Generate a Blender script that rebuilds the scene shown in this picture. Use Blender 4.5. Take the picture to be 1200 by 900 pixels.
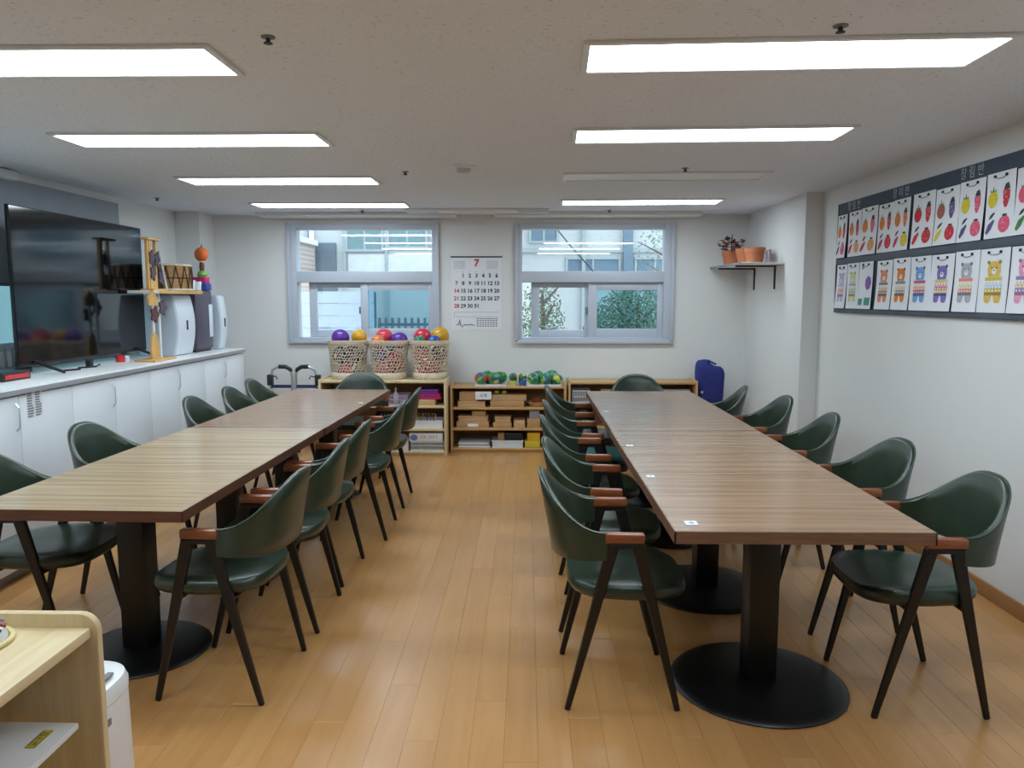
import bpy, bmesh, math, random
from mathutils import Vector, Matrix
PI = math.pi
R = math.radians
S = bpy.context.scene
COL = S.collection
for o in list(bpy.data.objects):
    bpy.data.objects.remove(o)

# ------------------------------------------------------------------ camera, sky, exposure
cam_d = bpy.data.cameras.new('camera')
cam_d.sensor_fit = 'HORIZONTAL'; cam_d.sensor_width = 36.0; cam_d.lens = 27.0
cam_d.clip_start = 0.05; cam_d.clip_end = 300
cam = bpy.data.objects.new('camera', cam_d); COL.objects.link(cam)
cam.location = (0, 0, 1.45)
cam.rotation_euler = (R(90 - 6.34), 0, R(1.0756))
S.camera = cam

world = bpy.data.worlds.new('overcast_sky'); S.world = world
world.use_nodes = True
wb = world.node_tree.nodes['Background']
wb.inputs[0].default_value = (0.86, 0.94, 1.0, 1); wb.inputs[1].default_value = 2.0

S.view_settings.view_transform = 'Standard'
S.view_settings.look = 'None'
S.view_settings.gamma = 1.0
S.view_settings.use_curve_mapping = False
S.view_settings.exposure = 0.85
PANEL_EMIT = 8.0

# ------------------------------------------------------------------ materials
MATS = {}
def srgb(r, g, b):
    def c(v):
        v /= 255.0
        return v / 12.92 if v <= 0.04045 else ((v + 0.055) / 1.055) ** 2.4
    return (c(r), c(g), c(b), 1)
def mat(name, rgb, rough=0.5, metal=0.0, var=0.08, scale=6.0, bump=0.0, bscale=60.0, coat=0.0, emit=0.0, stretch=(1, 1, 1), spec=0.5, trans=0.0):
    if name in MATS: return MATS[name]
    m = bpy.data.materials.new(name); m.use_nodes = True
    n = m.node_tree.nodes; l = m.node_tree.links
    b = n['Principled BSDF']
    col = srgb(*rgb)
    tc = n.new('ShaderNodeTexCoord'); mp = n.new('ShaderNodeMapping'); mp.inputs['Scale'].default_value = stretch
    l.new(tc.outputs['Object'], mp.inputs['Vector'])
    nz = n.new('ShaderNodeTexNoise'); nz.inputs['Scale'].default_value = scale; nz.inputs['Detail'].default_value = 4
    l.new(mp.outputs['Vector'], nz.inputs['Vector'])
    rp = n.new('ShaderNodeValToRGB')
    rp.color_ramp.elements[0].position = 0.3; rp.color_ramp.elements[1].position = 0.7
    rp.color_ramp.elements[0].color = tuple(v * (1 - var) for v in col[:3]) + (1,)
    rp.color_ramp.elements[1].color = tuple(min(1, v * (1 + var)) for v in col[:3]) + (1,)
    l.new(nz.outputs['Fac'], rp.inputs['Fac']); l.new(rp.outputs['Color'], b.inputs['Base Color'])
    b.inputs['Roughness'].default_value = rough; b.inputs['Metallic'].default_value = metal
    b.inputs['Specular IOR Level'].default_value = spec
    if coat: b.inputs['Coat Weight'].default_value = coat; b.inputs['Coat Roughness'].default_value = 0.15
    if emit:
        b.inputs['Emission Color'].default_value = col; b.inputs['Emission Strength'].default_value = emit
    if bump:
        n2 = n.new('ShaderNodeTexNoise'); n2.inputs['Scale'].default_value = bscale; n2.inputs['Detail'].default_value = 3
        l.new(mp.outputs['Vector'], n2.inputs['Vector'])
        bp = n.new('ShaderNodeBump'); bp.inputs['Strength'].default_value = bump; bp.inputs['Distance'].default_value = 0.01
        l.new(n2.outputs['Fac'], bp.inputs['Height']); l.new(bp.outputs['Normal'], b.inputs['Normal'])
    MATS[name] = m
    return m

def wood(name, dark, light, rough=0.35, stretch=(1, 1, 1), scale=5.0, coat=0.0, spec=0.5):
    if name in MATS: return MATS[name]
    m = bpy.data.materials.new(name); m.use_nodes = True
    n = m.node_tree.nodes; l = m.node_tree.links; b = n['Principled BSDF']
    tc = n.new('ShaderNodeTexCoord'); mp = n.new('ShaderNodeMapping'); mp.inputs['Scale'].default_value = stretch
    l.new(tc.outputs['Object'], mp.inputs['Vector'])
    nz = n.new('ShaderNodeTexNoise'); nz.inputs['Scale'].default_value = scale; nz.inputs['Detail'].default_value = 6; nz.inputs['Roughness'].default_value = 0.65
    nz.inputs['Distortion'].default_value = 0.4
    l.new(mp.outputs['Vector'], nz.inputs['Vector'])
    rp = n.new('ShaderNodeValToRGB'); e = rp.color_ramp.elements
    e[0].position = 0.32; e[1].position = 0.68; e[0].color = srgb(*dark); e[1].color = srgb(*light)
    l.new(nz.outputs['Fac'], rp.inputs['Fac']); l.new(rp.outputs['Color'], b.inputs['Base Color'])
    b.inputs['Roughness'].default_value = rough; b.inputs['Specular IOR Level'].default_value = spec
    if coat: b.inputs['Coat Weight'].default_value = coat; b.inputs['Coat Roughness'].default_value = 0.12
    MATS[name] = m
    return m

def floor_material():
    m = bpy.data.materials.new('laminate_plank'); m.use_nodes = True
    n = m.node_tree.nodes; l = m.node_tree.links; b = n['Principled BSDF']
    ge = n.new('ShaderNodeNewGeometry')
    sx = n.new('ShaderNodeSeparateXYZ'); l.new(ge.outputs['Position'], sx.inputs[0])
    def mth(op, a, v=None, link=None):
        q = n.new('ShaderNodeMath'); q.operation = op
        l.new(a, q.inputs[0])
        if link is not None: l.new(link, q.inputs[1])
        elif v is not None: q.inputs[1].default_value = v
        return q.outputs[0]
    cx = mth('FLOOR', mth('DIVIDE', mth('ADD', sx.outputs[0], 3.26), 0.11))
    sh = mth('MULTIPLY', mth('MODULO', mth('MULTIPLY', cx, 0.37), 1.0), 1.0)
    cy = mth('FLOOR', mth('ADD', sx.outputs[1], link=sh))
    cv = n.new('ShaderNodeCombineXYZ'); l.new(cx, cv.inputs[0]); l.new(cy, cv.inputs[1])
    wn = n.new('ShaderNodeTexWhiteNoise'); wn.noise_dimensions = '3D'; l.new(cv.outputs[0], wn.inputs['Vector'])
    mp = n.new('ShaderNodeMapping'); mp.inputs['Scale'].default_value = (26, 1.6, 1); l.new(ge.outputs['Position'], mp.inputs['Vector'])
    ad = n.new('ShaderNodeVectorMath'); ad.operation = 'ADD'
    sc = n.new('ShaderNodeVectorMath'); sc.operation = 'SCALE'; sc.inputs['Scale'].default_value = 13.0
    l.new(wn.outputs['Color'], sc.inputs[0]); l.new(mp.outputs['Vector'], ad.inputs[0]); l.new(sc.outputs[0], ad.inputs[1])
    nz = n.new('ShaderNodeTexNoise'); nz.inputs['Scale'].default_value = 1.0; nz.inputs['Detail'].default_value = 5; nz.inputs['Distortion'].default_value = 0.6
    l.new(ad.outputs[0], nz.inputs['Vector'])
    mx = n.new('ShaderNodeMix'); mx.data_type = 'FLOAT'; mx.inputs[0].default_value = 0.3
    l.new(nz.outputs['Fac'], mx.inputs[2]); l.new(wn.outputs['Value'], mx.inputs[3])
    rp = n.new('ShaderNodeValToRGB'); e = rp.color_ramp.elements
    e[0].position = 0.15; e[1].position = 0.85
    e[0].color = srgb(184, 132, 76); e[1].color = srgb(204, 154, 98)
    l.new(mx.outputs[0], rp.inputs['Fac']); l.new(rp.outputs['Color'], b.inputs['Base Color'])
    b.inputs['Roughness'].default_value = 0.27; b.inputs['Specular IOR Level'].default_value = 0.75
    return m

def ceiling_material():
    m = bpy.data.materials.new('ceiling_board'); m.use_nodes = True
    n = m.node_tree.nodes; l = m.node_tree.links; b = n['Principled BSDF']
    tc = n.new('ShaderNodeTexCoord')
    vo = n.new('ShaderNodeTexNoise'); vo.inputs['Scale'].default_value = 55; vo.inputs['Detail'].default_value = 2
    mp = n.new('ShaderNodeMapping'); mp.inputs['Scale'].default_value = (1, 1.9, 1)
    l.new(tc.outputs['Object'], mp.inputs['Vector']); l.new(mp.outputs[0], vo.inputs['Vector'])
    rp = n.new('ShaderNodeValToRGB'); e = rp.color_ramp.elements
    e[0].position = 0.27; e[1].position = 0.36
    e[0].color = srgb(184, 186, 192); e[1].color = srgb(228, 234, 243)
    l.new(vo.outputs['Fac'], rp.inputs['Fac']); l.new(rp.outputs['Color'], b.inputs['Base Color'])
    b.inputs['Roughness'].default_value = 0.9; b.inputs['Specular IOR Level'].default_value = 0.2
    bp = n.new('ShaderNodeBump'); bp.inputs['Strength'].default_value = 0.35; bp.inputs['Distance'].default_value = 0.01
    l.new(vo.outputs['Fac'], bp.inputs['Height']); l.new(bp.outputs['Normal'], b.inputs['Normal'])
    return m

def glass(name, tint, refl=0.12):
    m = bpy.data.materials.new(name); m.use_nodes = True
    n = m.node_tree.nodes; l = m.node_tree.links
    n.remove(n['Principled BSDF'])
    out = n['Material Output']
    tr = n.new('ShaderNodeBsdfTransparent'); tr.inputs[0].default_value = tint
    gl = n.new('ShaderNodeBsdfGlossy'); gl.inputs['Roughness'].default_value = 0.01; gl.inputs[0].default_value = (1, 1, 1, 1)
    mx = n.new('ShaderNodeMixShader')
    lw = n.new('ShaderNodeLayerWeight'); lw.inputs['Blend'].default_value = 0.5
    pw = n.new('ShaderNodeMath'); pw.operation = 'POWER'; pw.inputs[1].default_value = 4.0
    l.new(lw.outputs['Facing'], pw.inputs[0])
    ad = n.new('ShaderNodeMath'); ad.operation = 'MULTIPLY_ADD'; ad.inputs[1].default_value = 0.8; ad.inputs[2].default_value = refl; ad.use_clamp = True
    l.new(pw.outputs[0], ad.inputs[0]); l.new(ad.outputs[0], mx.inputs[0])
    l.new(tr.outputs[0], mx.inputs[1]); l.new(gl.outputs[0], mx.inputs[2]); l.new(mx.outputs[0], out.inputs['Surface'])
    MATS[name] = m
    return m

def mottled(name, cols, scale=14):
    m = bpy.data.materials.new(name); m.use_nodes = True
    n = m.node_tree.nodes; l = m.node_tree.links; b = n['Principled BSDF']
    tc = n.new('ShaderNodeTexCoord'); vo = n.new('ShaderNodeTexVoronoi'); vo.inputs['Scale'].default_value = scale
    oi = n.new('ShaderNodeObjectInfo')
    ad = n.new('ShaderNodeVectorMath'); ad.operation = 'ADD'
    l.new(tc.outputs['Object'], ad.inputs[0]); l.new(oi.outputs['Location'], ad.inputs[1]); l.new(ad.outputs[0], vo.inputs['Vector'])
    sp = n.new('ShaderNodeSeparateColor'); l.new(vo.outputs['Color'], sp.inputs[0])
    rp = n.new('ShaderNodeValToRGB'); rp.color_ramp.interpolation = 'CONSTANT'
    e = rp.color_ramp.elements
    while len(e) < len(cols): e.new(0.5)
    for i, (p, c) in enumerate(cols):
        e[i].position = p; e[i].color = srgb(*c)
    l.new(sp.outputs[0], rp.inputs['Fac']); l.new(rp.outputs['Color'], b.inputs['Base Color'])
    b.inputs['Roughness'].default_value = 0.3
    MATS[name] = m
    return m

def brick_material():
    m = bpy.data.materials.new('far_brick'); m.use_nodes = True
    n = m.node_tree.nodes; l = m.node_tree.links; b = n['Principled BSDF']
    tc = n.new('ShaderNodeTexCoord'); mp = n.new('ShaderNodeMapping'); mp.inputs['Rotation'].default_value = (PI / 2, 0, 0)
    br = n.new('ShaderNodeTexBrick'); br.inputs['Scale'].default_value = 6
    br.inputs['Color1'].default_value = srgb(176, 156, 146); br.inputs['Color2'].default_value = srgb(188, 170, 160); br.inputs['Mortar'].default_value = srgb(196, 190, 186)
    l.new(tc.outputs['Object'], mp.inputs[0]); l.new(mp.outputs[0], br.inputs['Vector']); l.new(br.outputs['Color'], b.inputs['Base Color'])
    b.inputs['Roughness'].default_value = 0.9
    return m

M_FLOOR = floor_material(); M_CEIL = ceiling_material(); M_BRICK = brick_material()
M_WALL = mat('wall_paper', (226, 227, 226), 0.75, var=0.015, scale=2, bump=0.04, bscale=220)
M_BASE = wood('baseboard_wood', (150, 104, 62), (176, 128, 80), 0.45, (2, 2, 40))
M_WHITE = mat('white_plastic', (228, 230, 232), 0.35, var=0.01)
M_PVC = mat('window_frame_pvc', (192, 200, 212), 0.4, var=0.01)
M_LEATHER = mat('green_leather', (39, 54, 41), 0.29, var=0.10, scale=9, bump=0.10, bscale=180, spec=0.6)
M_PIPING = mat('green_piping', (60, 78, 62), 0.3, var=0.05, spec=0.7)
M_BLACK = mat('black_metal', (14, 14, 15), 0.4, var=0.05, spec=0.5)
M_ARM = wood('armrest_wood', (112, 58, 32), (150, 86, 50), 0.3, (3, 30, 30), 4, coat=0.3)
M_TABLE = wood('tabletop_veneer', (120, 90, 64), (168, 134, 102), 0.27, (0.55, 26, 1), 2.2, coat=0.25)
M_TABLE2 = wood('tabletop_veneer_light', (150, 126, 96), (194, 172, 138), 0.27, (0.55, 26, 1), 2.2, coat=0.25)
M_EDGE = wood('table_edge', (102, 70, 52), (130, 96, 74), 0.4, (3, 3, 40), 3)
M_EDGE2 = wood('table_edge_dark', (84, 52, 38), (108, 70, 52), 0.4, (3, 3, 40), 3)
M_CAB = mat('cabinet_gloss_white', (226, 231, 236), 0.16, var=0.006, spec=0.5)
M_CTOP = mat('counter_white', (232, 233, 232), 0.3, var=0.01)
M_CEDGE = mat('counter_edge_grey', (152, 154, 158), 0.4, var=0.02)
M_GREY = mat('grey_plastic', (120, 122, 126), 0.5)
M_DGREY = mat('dark_plastic', (34, 35, 38), 0.4)
M_SCREEN = mat('television_screen', (10, 13, 18), 0.07, var=0.02, spec=0.6)
M_BIRCH = wood('birch_board', (206, 182, 136), (226, 206, 164), 0.45, (14, 14, 1.0), 2)
M_BIRCHH = wood('birch_board_flat', (212, 190, 146), (230, 212, 172), 0.4, (14, 1.0, 14), 2)
M_OAK = wood('oak_board', (186, 146, 92), (204, 166, 112), 0.45, (1, 14, 14), 2)
M_OAKBACK = wood('shelf_back_board', (150, 118, 84), (170, 136, 98), 0.6, (1, 14, 14), 2)
M_KRAFT = mat('kraft_cardboard', (186, 146, 100), 0.8, var=0.06)
M_KRAFT2 = mat('pale_kraft_cardboard', (200, 164, 120), 0.8, var=0.06)
M_PAPER = mat('paper', (232, 235, 240), 0.7, var=0.008)
M_INK = mat('black_ink', (38, 38, 42), 0.7)
M_REDINK = mat('red_ink', (196, 40, 60), 0.7)
M_GREYINK = mat('grey_ink', (150, 154, 162), 0.7)
M_BOARD = mat('slate_felt', (58, 68, 82), 0.85, var=0.06, scale=40)
M_BOARDFRAME = mat('slate_trim', (74, 84, 96), 0.6)
M_CHALK = mat('pale_lettering', (176, 186, 196), 0.7)
M_TERRA = mat('terracotta', (190, 116, 78), 0.8, var=0.1)
M_CHROME = mat('brushed_aluminium', (196, 200, 206), 0.3, metal=0.9, var=0.03)
M_BLUE = mat('blue_fabric', (34, 46, 122), 0.75, var=0.12, scale=14, bump=0.2, bscale=40)
M_NAVY = mat('navy_plastic', (34, 44, 92), 0.5)
M_YELLOW = mat('yellow_plastic', (222, 176, 40), 0.5)
M_TEAL = mat('teal_cloth', (62, 140, 138), 0.7)
M_PURPLEBOX = mat('plum_grey_plastic', (78, 72, 88), 0.4)
M_APPL = mat('appliance_white', (214, 222, 232), 0.3, var=0.01)
M_APPL2 = mat('appliance_side', (184, 194, 206), 0.35, var=0.01)
M_BLIND = mat('blind_fabric', (158, 166, 174), 0.85, var=0.04)
M_GLASS = glass('clear_glass', (0.94, 0.98, 1.0, 1), 0.12)
M_TGLASS = glass('teal_glass', (0.58, 0.74, 0.79, 1), 0.06)
M_LGLASS = glass('pale_teal_glass', (0.50, 0.66, 0.69, 1), 0.04)
M_BASKET = mat('basket_plastic', (224, 208, 184), 0.5, var=0.03)
M_LEAF = mat('leaf_green', (84, 112, 92), 0.6, var=0.35, scale=3)
M_BARK = mat('bark', (96, 84, 74), 0.9)
M_RED = mat('red_plastic', (200, 46, 52), 0.35)
M_MAGENTA = mat('magenta_cloth', (196, 44, 120), 0.7)
M_PURPLE = mat('purple_cloth', (120, 66, 160), 0.7)
M_MESH = mottled('multicolour_net', [(0, (40, 128, 84)), (0.42, (70, 156, 100)), (0.58, (150, 190, 80)), (0.68, (214, 196, 90)), (0.76, (190, 76, 64)), (0.84, (48, 86, 150)), (0.93, (30, 96, 70))], 26)
mpan = bpy.data.materials.new('light_diffuser'); mpan.use_nodes = True
_b = mpan.node_tree.nodes['Principled BSDF']; _b.inputs['Base Color'].default_value = (0.9, 0.9, 0.9, 1)
_b.inputs['Emission Color'].default_value = (0.80, 0.93, 1.02, 1); _b.inputs['Emission Strength'].default_value = PANEL_EMIT
M_PANEL = mpan

# ------------------------------------------------------------------ mesh builder
class MB:
    def __init__(s): s.v = []; s.f = []; s.m = []
    def add(s, vs, fs, m=0):
        k = len(s.v); s.v += [tuple(p) for p in vs]
        for f in fs: s.f.append(tuple(i + k for i in f)); s.m.append(m)
        return s
    def box(s, x0, x1, y0, y1, z0, z1, m=0):
        vs = [(x0, y0, z0), (x1, y0, z0), (x1, y1, z0), (x0, y1, z0), (x0, y0, z1), (x1, y0, z1), (x1, y1, z1), (x0, y1, z1)]
        return s.add(vs, [(3, 2, 1, 0), (4, 5, 6, 7), (0, 1, 5, 4), (1, 2, 6, 5), (2, 3, 7, 6), (3, 0, 4, 7)], m)
    def bar(s, p0, p1, w0, h0, w1=None, h1=None, up=(0, 0, 1), m=0):
        w1 = w0 if w1 is None else w1; h1 = h0 if h1 is None else h1
        a = Vector(p0); b = Vector(p1); d = (b - a).normalized(); u = Vector(up)
        if abs(d.dot(u)) > 0.97: u = Vector((1, 0, 0))
        sd = d.cross(u).normalized(); u = sd.cross(d)
        vs = []
        for p, w, h in ((a, w0, h0), (b, w1, h1)):
            for i, j in ((-1, -1), (1, -1), (1, 1), (-1, 1)): vs.append(p + sd * (i * w / 2) + u * (j * h / 2))
        return s.add(vs, [(3, 2, 1, 0), (4, 5, 6, 7), (0, 1, 5, 4), (1, 2, 6, 5), (2, 3, 7, 6), (3, 0, 4, 7)], m)
    def tube(s, pts, r, n=8, m=0, caps=True):
        pts = [Vector(p) for p in pts]; rs = r if isinstance(r, (list, tuple)) else [r] * len(pts)
        vs = []; prev = None
        for i, p in enumerate(pts):
            d = (pts[min(i + 1, len(pts) - 1)] - pts[max(i - 1, 0)]).normalized()
            if prev is None:
                u = Vector((0, 0, 1)) if abs(d.z) < 0.9 else Vector((1, 0, 0))
                u = (u - d * u.dot(d)).normalized()
            else:
                u = (prev - d * prev.dot(d)).normalized()
            prev = u; w = d.cross(u)
            for k in range(n):
                a = 2 * PI * k / n; vs.append(p + (u * math.cos(a) + w * math.sin(a)) * rs[i])
        fs = []
        for i in range(len(pts) - 1):
            for k in range(n):
                fs.append((i * n + k, i * n + (k + 1) % n, (i + 1) * n + (k + 1) % n, (i + 1) * n + k))
        if caps:
            fs.append(tuple(range(n))[::-1]); q = (len(pts) - 1) * n; fs.append(tuple(q + k for k in range(n)))
        return s.add(vs, fs, m)
    def lathe(s, prof, n=24, c=(0, 0, 0), sx=1, sy=1, m=0, ex=1.0):
        vs = []; fs = []
        def se(v): return math.copysign(abs(v) ** ex, v)
        for r, z in prof:
            for k in range(n):
                a = 2 * PI * k / n; vs.append((c[0] + r * sx * se(math.cos(a)), c[1] + r * sy * se(math.sin(a)), c[2] + z))
        for i in range(len(prof) - 1):
            for k in range(n): fs.append((i * n + k, i * n + (k + 1) % n, (i + 1) * n + (k + 1) % n, (i + 1) * n + k))
        fs.append(tuple(range(n))[::-1]); q = (len(prof) - 1) * n; fs.append(tuple(q + k for k in range(n)))
        return s.add(vs, fs, m)
    def ball(s, c, r, n=16, k=10, m=0, sz=1.0):
        prof = [(max(1e-4, r * math.sin(PI * i / k)), -r * sz * math.cos(PI * i / k)) for i in range(k + 1)]
        return s.lathe(prof, n, c, m=m)
    def prism(s, poly, a0, a1, axis='y', m=0):
        n = len(poly)
        def P(u, w, t):
            return {'y': (u, t, w), 'x': (t, u, w), 'z': (u, w, t)}[axis]
        vs = [P(u, w, a0) for u, w in poly] + [P(u, w, a1) for u, w in poly]
        fs = [tuple(range(n)), tuple(range(2 * n - 1, n - 1, -1))] + [(i, i + n, (i + 1) % n + n, (i + 1) % n) for i in range(n)]
        return s.add(vs, fs, m)
    def mesh(s, mats, bevel=0.0, seg=2, angle=35, name='mesh'):
        me = bpy.data.meshes.new(name); me.from_pydata(s.v, [], s.f)
        if not isinstance(mats, (list, tuple)): mats = [mats]
        for q in mats: me.materials.append(q)
        me.polygons.foreach_set('material_index', s.m)
        bm = bmesh.new(); bm.from_mesh(me)
        bmesh.ops.recalc_face_normals(bm, faces=bm.faces)
        if bevel:
            es = [e for e in bm.edges if len(e.link_faces) == 2 and e.calc_face_angle(0) > R(40)]
            bmesh.ops.bevel(bm, geom=es, offset=bevel, segments=seg, affect='EDGES', profile=0.5, clamp_overlap=True)
        bm.to_mesh(me); bm.free()
        me.polygons.foreach_set('use_smooth', [True] * len(me.polygons))
        me.set_sharp_from_angle(angle=R(angle))
        me.update()
        return me
    def build(s, name, mats, parent=None, bevel=0.0, seg=2, loc=None, rz=0.0, angle=35):
        o = bpy.data.objects.new(name, s.mesh(mats, bevel, seg, angle, name)); COL.objects.link(o)
        if parent: o.parent = parent
        if loc: o.location = loc
        if rz: o.rotation_euler.z = rz
        return o

def tag(o, label=None, cat=None, group=None, kind=None):
    if label: o['label'] = label
    if cat: o['category'] = cat
    if group: o['group'] = group
    if kind: o['kind'] = kind
    return o
def thing(name, label, cat, loc=(0, 0, 0), rz=0.0, group=None):
    o = bpy.data.objects.new(name, None); COL.objects.link(o); o.empty_display_size = 0.05
    o.location = loc; o.rotation_euler.z = rz
    return tag(o, label, cat, group)
def struct(o, label=None, cat=None): return tag(o, label, cat, kind='structure')
def copy_tree(o, parent=None):
    c = o.copy(); COL.objects.link(c); c.parent = parent
    for ch in list(o.children): copy_tree(ch, c)
    return c
def text_into(mb, body, size, x, z, y, m=0, sx=1.0, align='CENTER', bold=0.0):
    cu = bpy.data.curves.new('lettering', 'FONT'); cu.body = body; cu.size = size; cu.align_x = align; cu.align_y = 'CENTER'; cu.resolution_u = 2; cu.offset = bold
    ob = bpy.data.objects.new('lettering', cu); COL.objects.link(ob)
    bpy.context.view_layer.update()
    dg = bpy.context.evaluated_depsgraph_get()
    me = bpy.data.meshes.new_from_object(ob.evaluated_get(dg))
    mb.add([(x + v.co.x * sx, y, z + v.co.y) for v in me.vertices], [tuple(p.vertices) for p in me.polygons], m)
    bpy.data.objects.remove(ob); bpy.data.curves.remove(cu); bpy.data.meshes.remove(me)
def disc(mb, cx, cz, rx, rz, y, m, n=14, yf=None):
    pts = [(cx + rx * math.cos(2 * PI * k / n), cz + rz * math.sin(2 * PI * k / n)) for k in range(n)]
    mb.add([(u, y + (yf(w) if yf else 0), w) for u, w in pts], [tuple(range(n))], m)
def rect(mb, x0, x1, z0, z1, y, m, yf=None):
    f = yf or (lambda w: 0)
    mb.add([(x0, y + f(z0), z0), (x1, y + f(z0), z0), (x1, y + f(z1), z1), (x0, y + f(z1), z1)], [(0, 1, 2, 3)], m)

# ------------------------------------------------------------------ the room
XL, XR, XRB, YB, YF, ZC = -3.26, 2.25, 2.12, 7.5, -3.0, 2.25
T = 0.2
floor = struct(MB().box(XL - T, XR + T, YF - T, YB + T, -0.10, -0.012).build('floor', M_BASE), 'honey coloured laminate plank floor')
struct(MB().box(XL - T, XR + T, YF - T, YB + T, ZC, ZC + 0.15).build('ceiling', M_CEIL), 'pale speckled ceiling with recessed panel lights')

# planks: 0.11 m wide, 1 m long, staggered; nearest 300 in view are parts, the rest one part
PW, PL, GAP = 0.11, 1.0, 0.0005
def plank_mb(mb, x0, x1, y0, y1): return mb.box(x0 + GAP / 2, x1 - GAP / 2, y0 + GAP / 2, y1 - GAP / 2, -0.012, 0.0)
pl = []
ncol = int(math.ceil((XR - XL) / PW))
for i in range(ncol):
    x0 = XL + i * PW; x1 = min(x0 + PW, XR)
    sh = (i * 0.37) % 1.0
    j = math.floor(YF + sh)
    while True:
        y0 = max(j - sh, YF); y1 = min(j + 1 - sh, YB)
        if y0 >= YB: break
        if y1 - y0 > 0.02: pl.append((x0, x1, y0, y1))
        j += 1
def in_view(p):
    cx, cy = (p[0] + p[1]) / 2, (p[2] + p[3]) / 2
    return cy > 1.7 and -0.72 * cy - 0.2 < cx < 0.70 * cy + 0.2
def plank_score(p):
    cx, cy = (p[0] + p[1]) / 2, (p[2] + p[3]) / 2
    return cy + (3 if cx < -2.5 else 0) + (0 if -1.3 < cx < 2.2 else 0.8)
full = [p for p in pl if in_view(p) and abs(p[1] - p[0] - PW) < 1e-6 and abs(p[3] - p[2] - PL) < 1e-6]
full.sort(key=plank_score)
single = set(full[:300])
pm = plank_mb(MB(), 0, PW, 0, PL).mesh(M_FLOOR, 0.0005, 1, name='plank')
for p in full[:300]:
    o = bpy.data.objects.new('plank', pm); COL.objects.link(o); o.parent = floor; o.location = (p[0], p[2], 0)
rest = MB()
for p in pl:
    if p not in single: plank_mb(rest, *p)
tag(rest.build('far_planks', M_FLOOR, floor), kind='stuff')

def holed_wall(axis, c0, c1, u0, u1, z0, z1, holes):
    """a wall slab between c0..c1 with rectangular holes (u0,u1,z0,z1)"""
    mb = MB()
    us = sorted({u0, u1} | {h[0] for h in holes} | {h[1] for h in holes})
    zs = sorted({z0, z1} | {h[2] for h in holes} | {h[3] for h in holes})
    for a, b in zip(us, us[1:]):
        for c, d in zip(zs, zs[1:]):
            um, zm = (a + b) / 2, (c + d) / 2
            if any(h[0] < um < h[1] and h[2] < zm < h[3] for h in holes): continue
            if axis == 'y': mb.box(a, b, c0, c1, c, d)
            else: mb.box(c0, c1, a, b, c, d)
    return mb
W1 = (-2.30, -0.865, 1.035, 2.17); W2 = (-0.091, 1.40, 1.035, 2.165); W3 = (2.9, 6.15, 1.12, 2.19)
struct(holed_wall('y', YB, YB + T, XL - T, XR + T, 0, ZC, [W1, W2]).build('wall_back', M_WALL), 'off white back wall with two windows')
struct(holed_wall('x', XL - T, XL, YF, YB, 0, ZC, [W3]).build('wall_left', M_WALL), 'off white wall behind the cabinets')
struct(MB().box(XR, XR + T, YF, YB, 0, ZC).build('wall_right', M_WALL), 'off white wall with the picture board')
struct(MB().box(XL - T, XR + T, YF - T, YF, 0, ZC).build('wall_front', M_WALL), 'off white wall facing the windows')
struct(MB().box(XRB, XR, 5.98, YB, 0, ZC).build('wall_right_column', M_WALL), 'boxed out wall section by the corner shelf')
struct(MB().box(XL, -3.03, 7.17, YB, 0, ZC).build('wall_left_column', M_WALL), 'boxed out column beyond the cabinets')
struct(MB().box(XR - 0.012, XR, YF, 5.98, 0, 0.075).build('baseboard_right', M_BASE, bevel=0.002), 'brown wooden baseboard under the picture board')
struct(MB().box(XRB - 0.012, XRB, 5.98, YB, 0, 0.075).box(XRB - 0.012, XR - 0.012, 5.968, 5.98, 0, 0.075).build('baseboard_right_column', M_BASE, bevel=0.002), 'brown wooden baseboard around the boxed out section')
struct(MB().box(-3.03, XRB - 0.012, YB - 0.012, YB, 0, 0.075).build('baseboard_back', M_BASE, bevel=0.002), 'brown wooden baseboard under the windows')
# shallow curtain boxes over the windows and the hatch between them
struct(MB().box(-2.52, -0.66, 7.22, YB, ZC - 0.035, ZC).build('trim_1', M_WALL, bevel=0.003), 'shallow ceiling box over the window behind the baskets')
struct(MB().box(-0.30, 1.62, 7.22, YB, ZC - 0.035, ZC).build('trim_2', M_WALL, bevel=0.003), 'shallow ceiling box over the window above the green toys')
struct(MB().box(-1.08, 0.20, 6.95, 7.20, ZC - 0.022, ZC).box(-1.08, -0.80, 6.97, 7.18, ZC - 0.03, ZC - 0.022, 1).box(-0.08, 0.20, 6.97, 7.18, ZC - 0.03, ZC - 0.022, 1).build('trim_3', [M_WALL, M_PVC], bevel=0.003), 'thin ceiling panel between the two windows')

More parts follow.
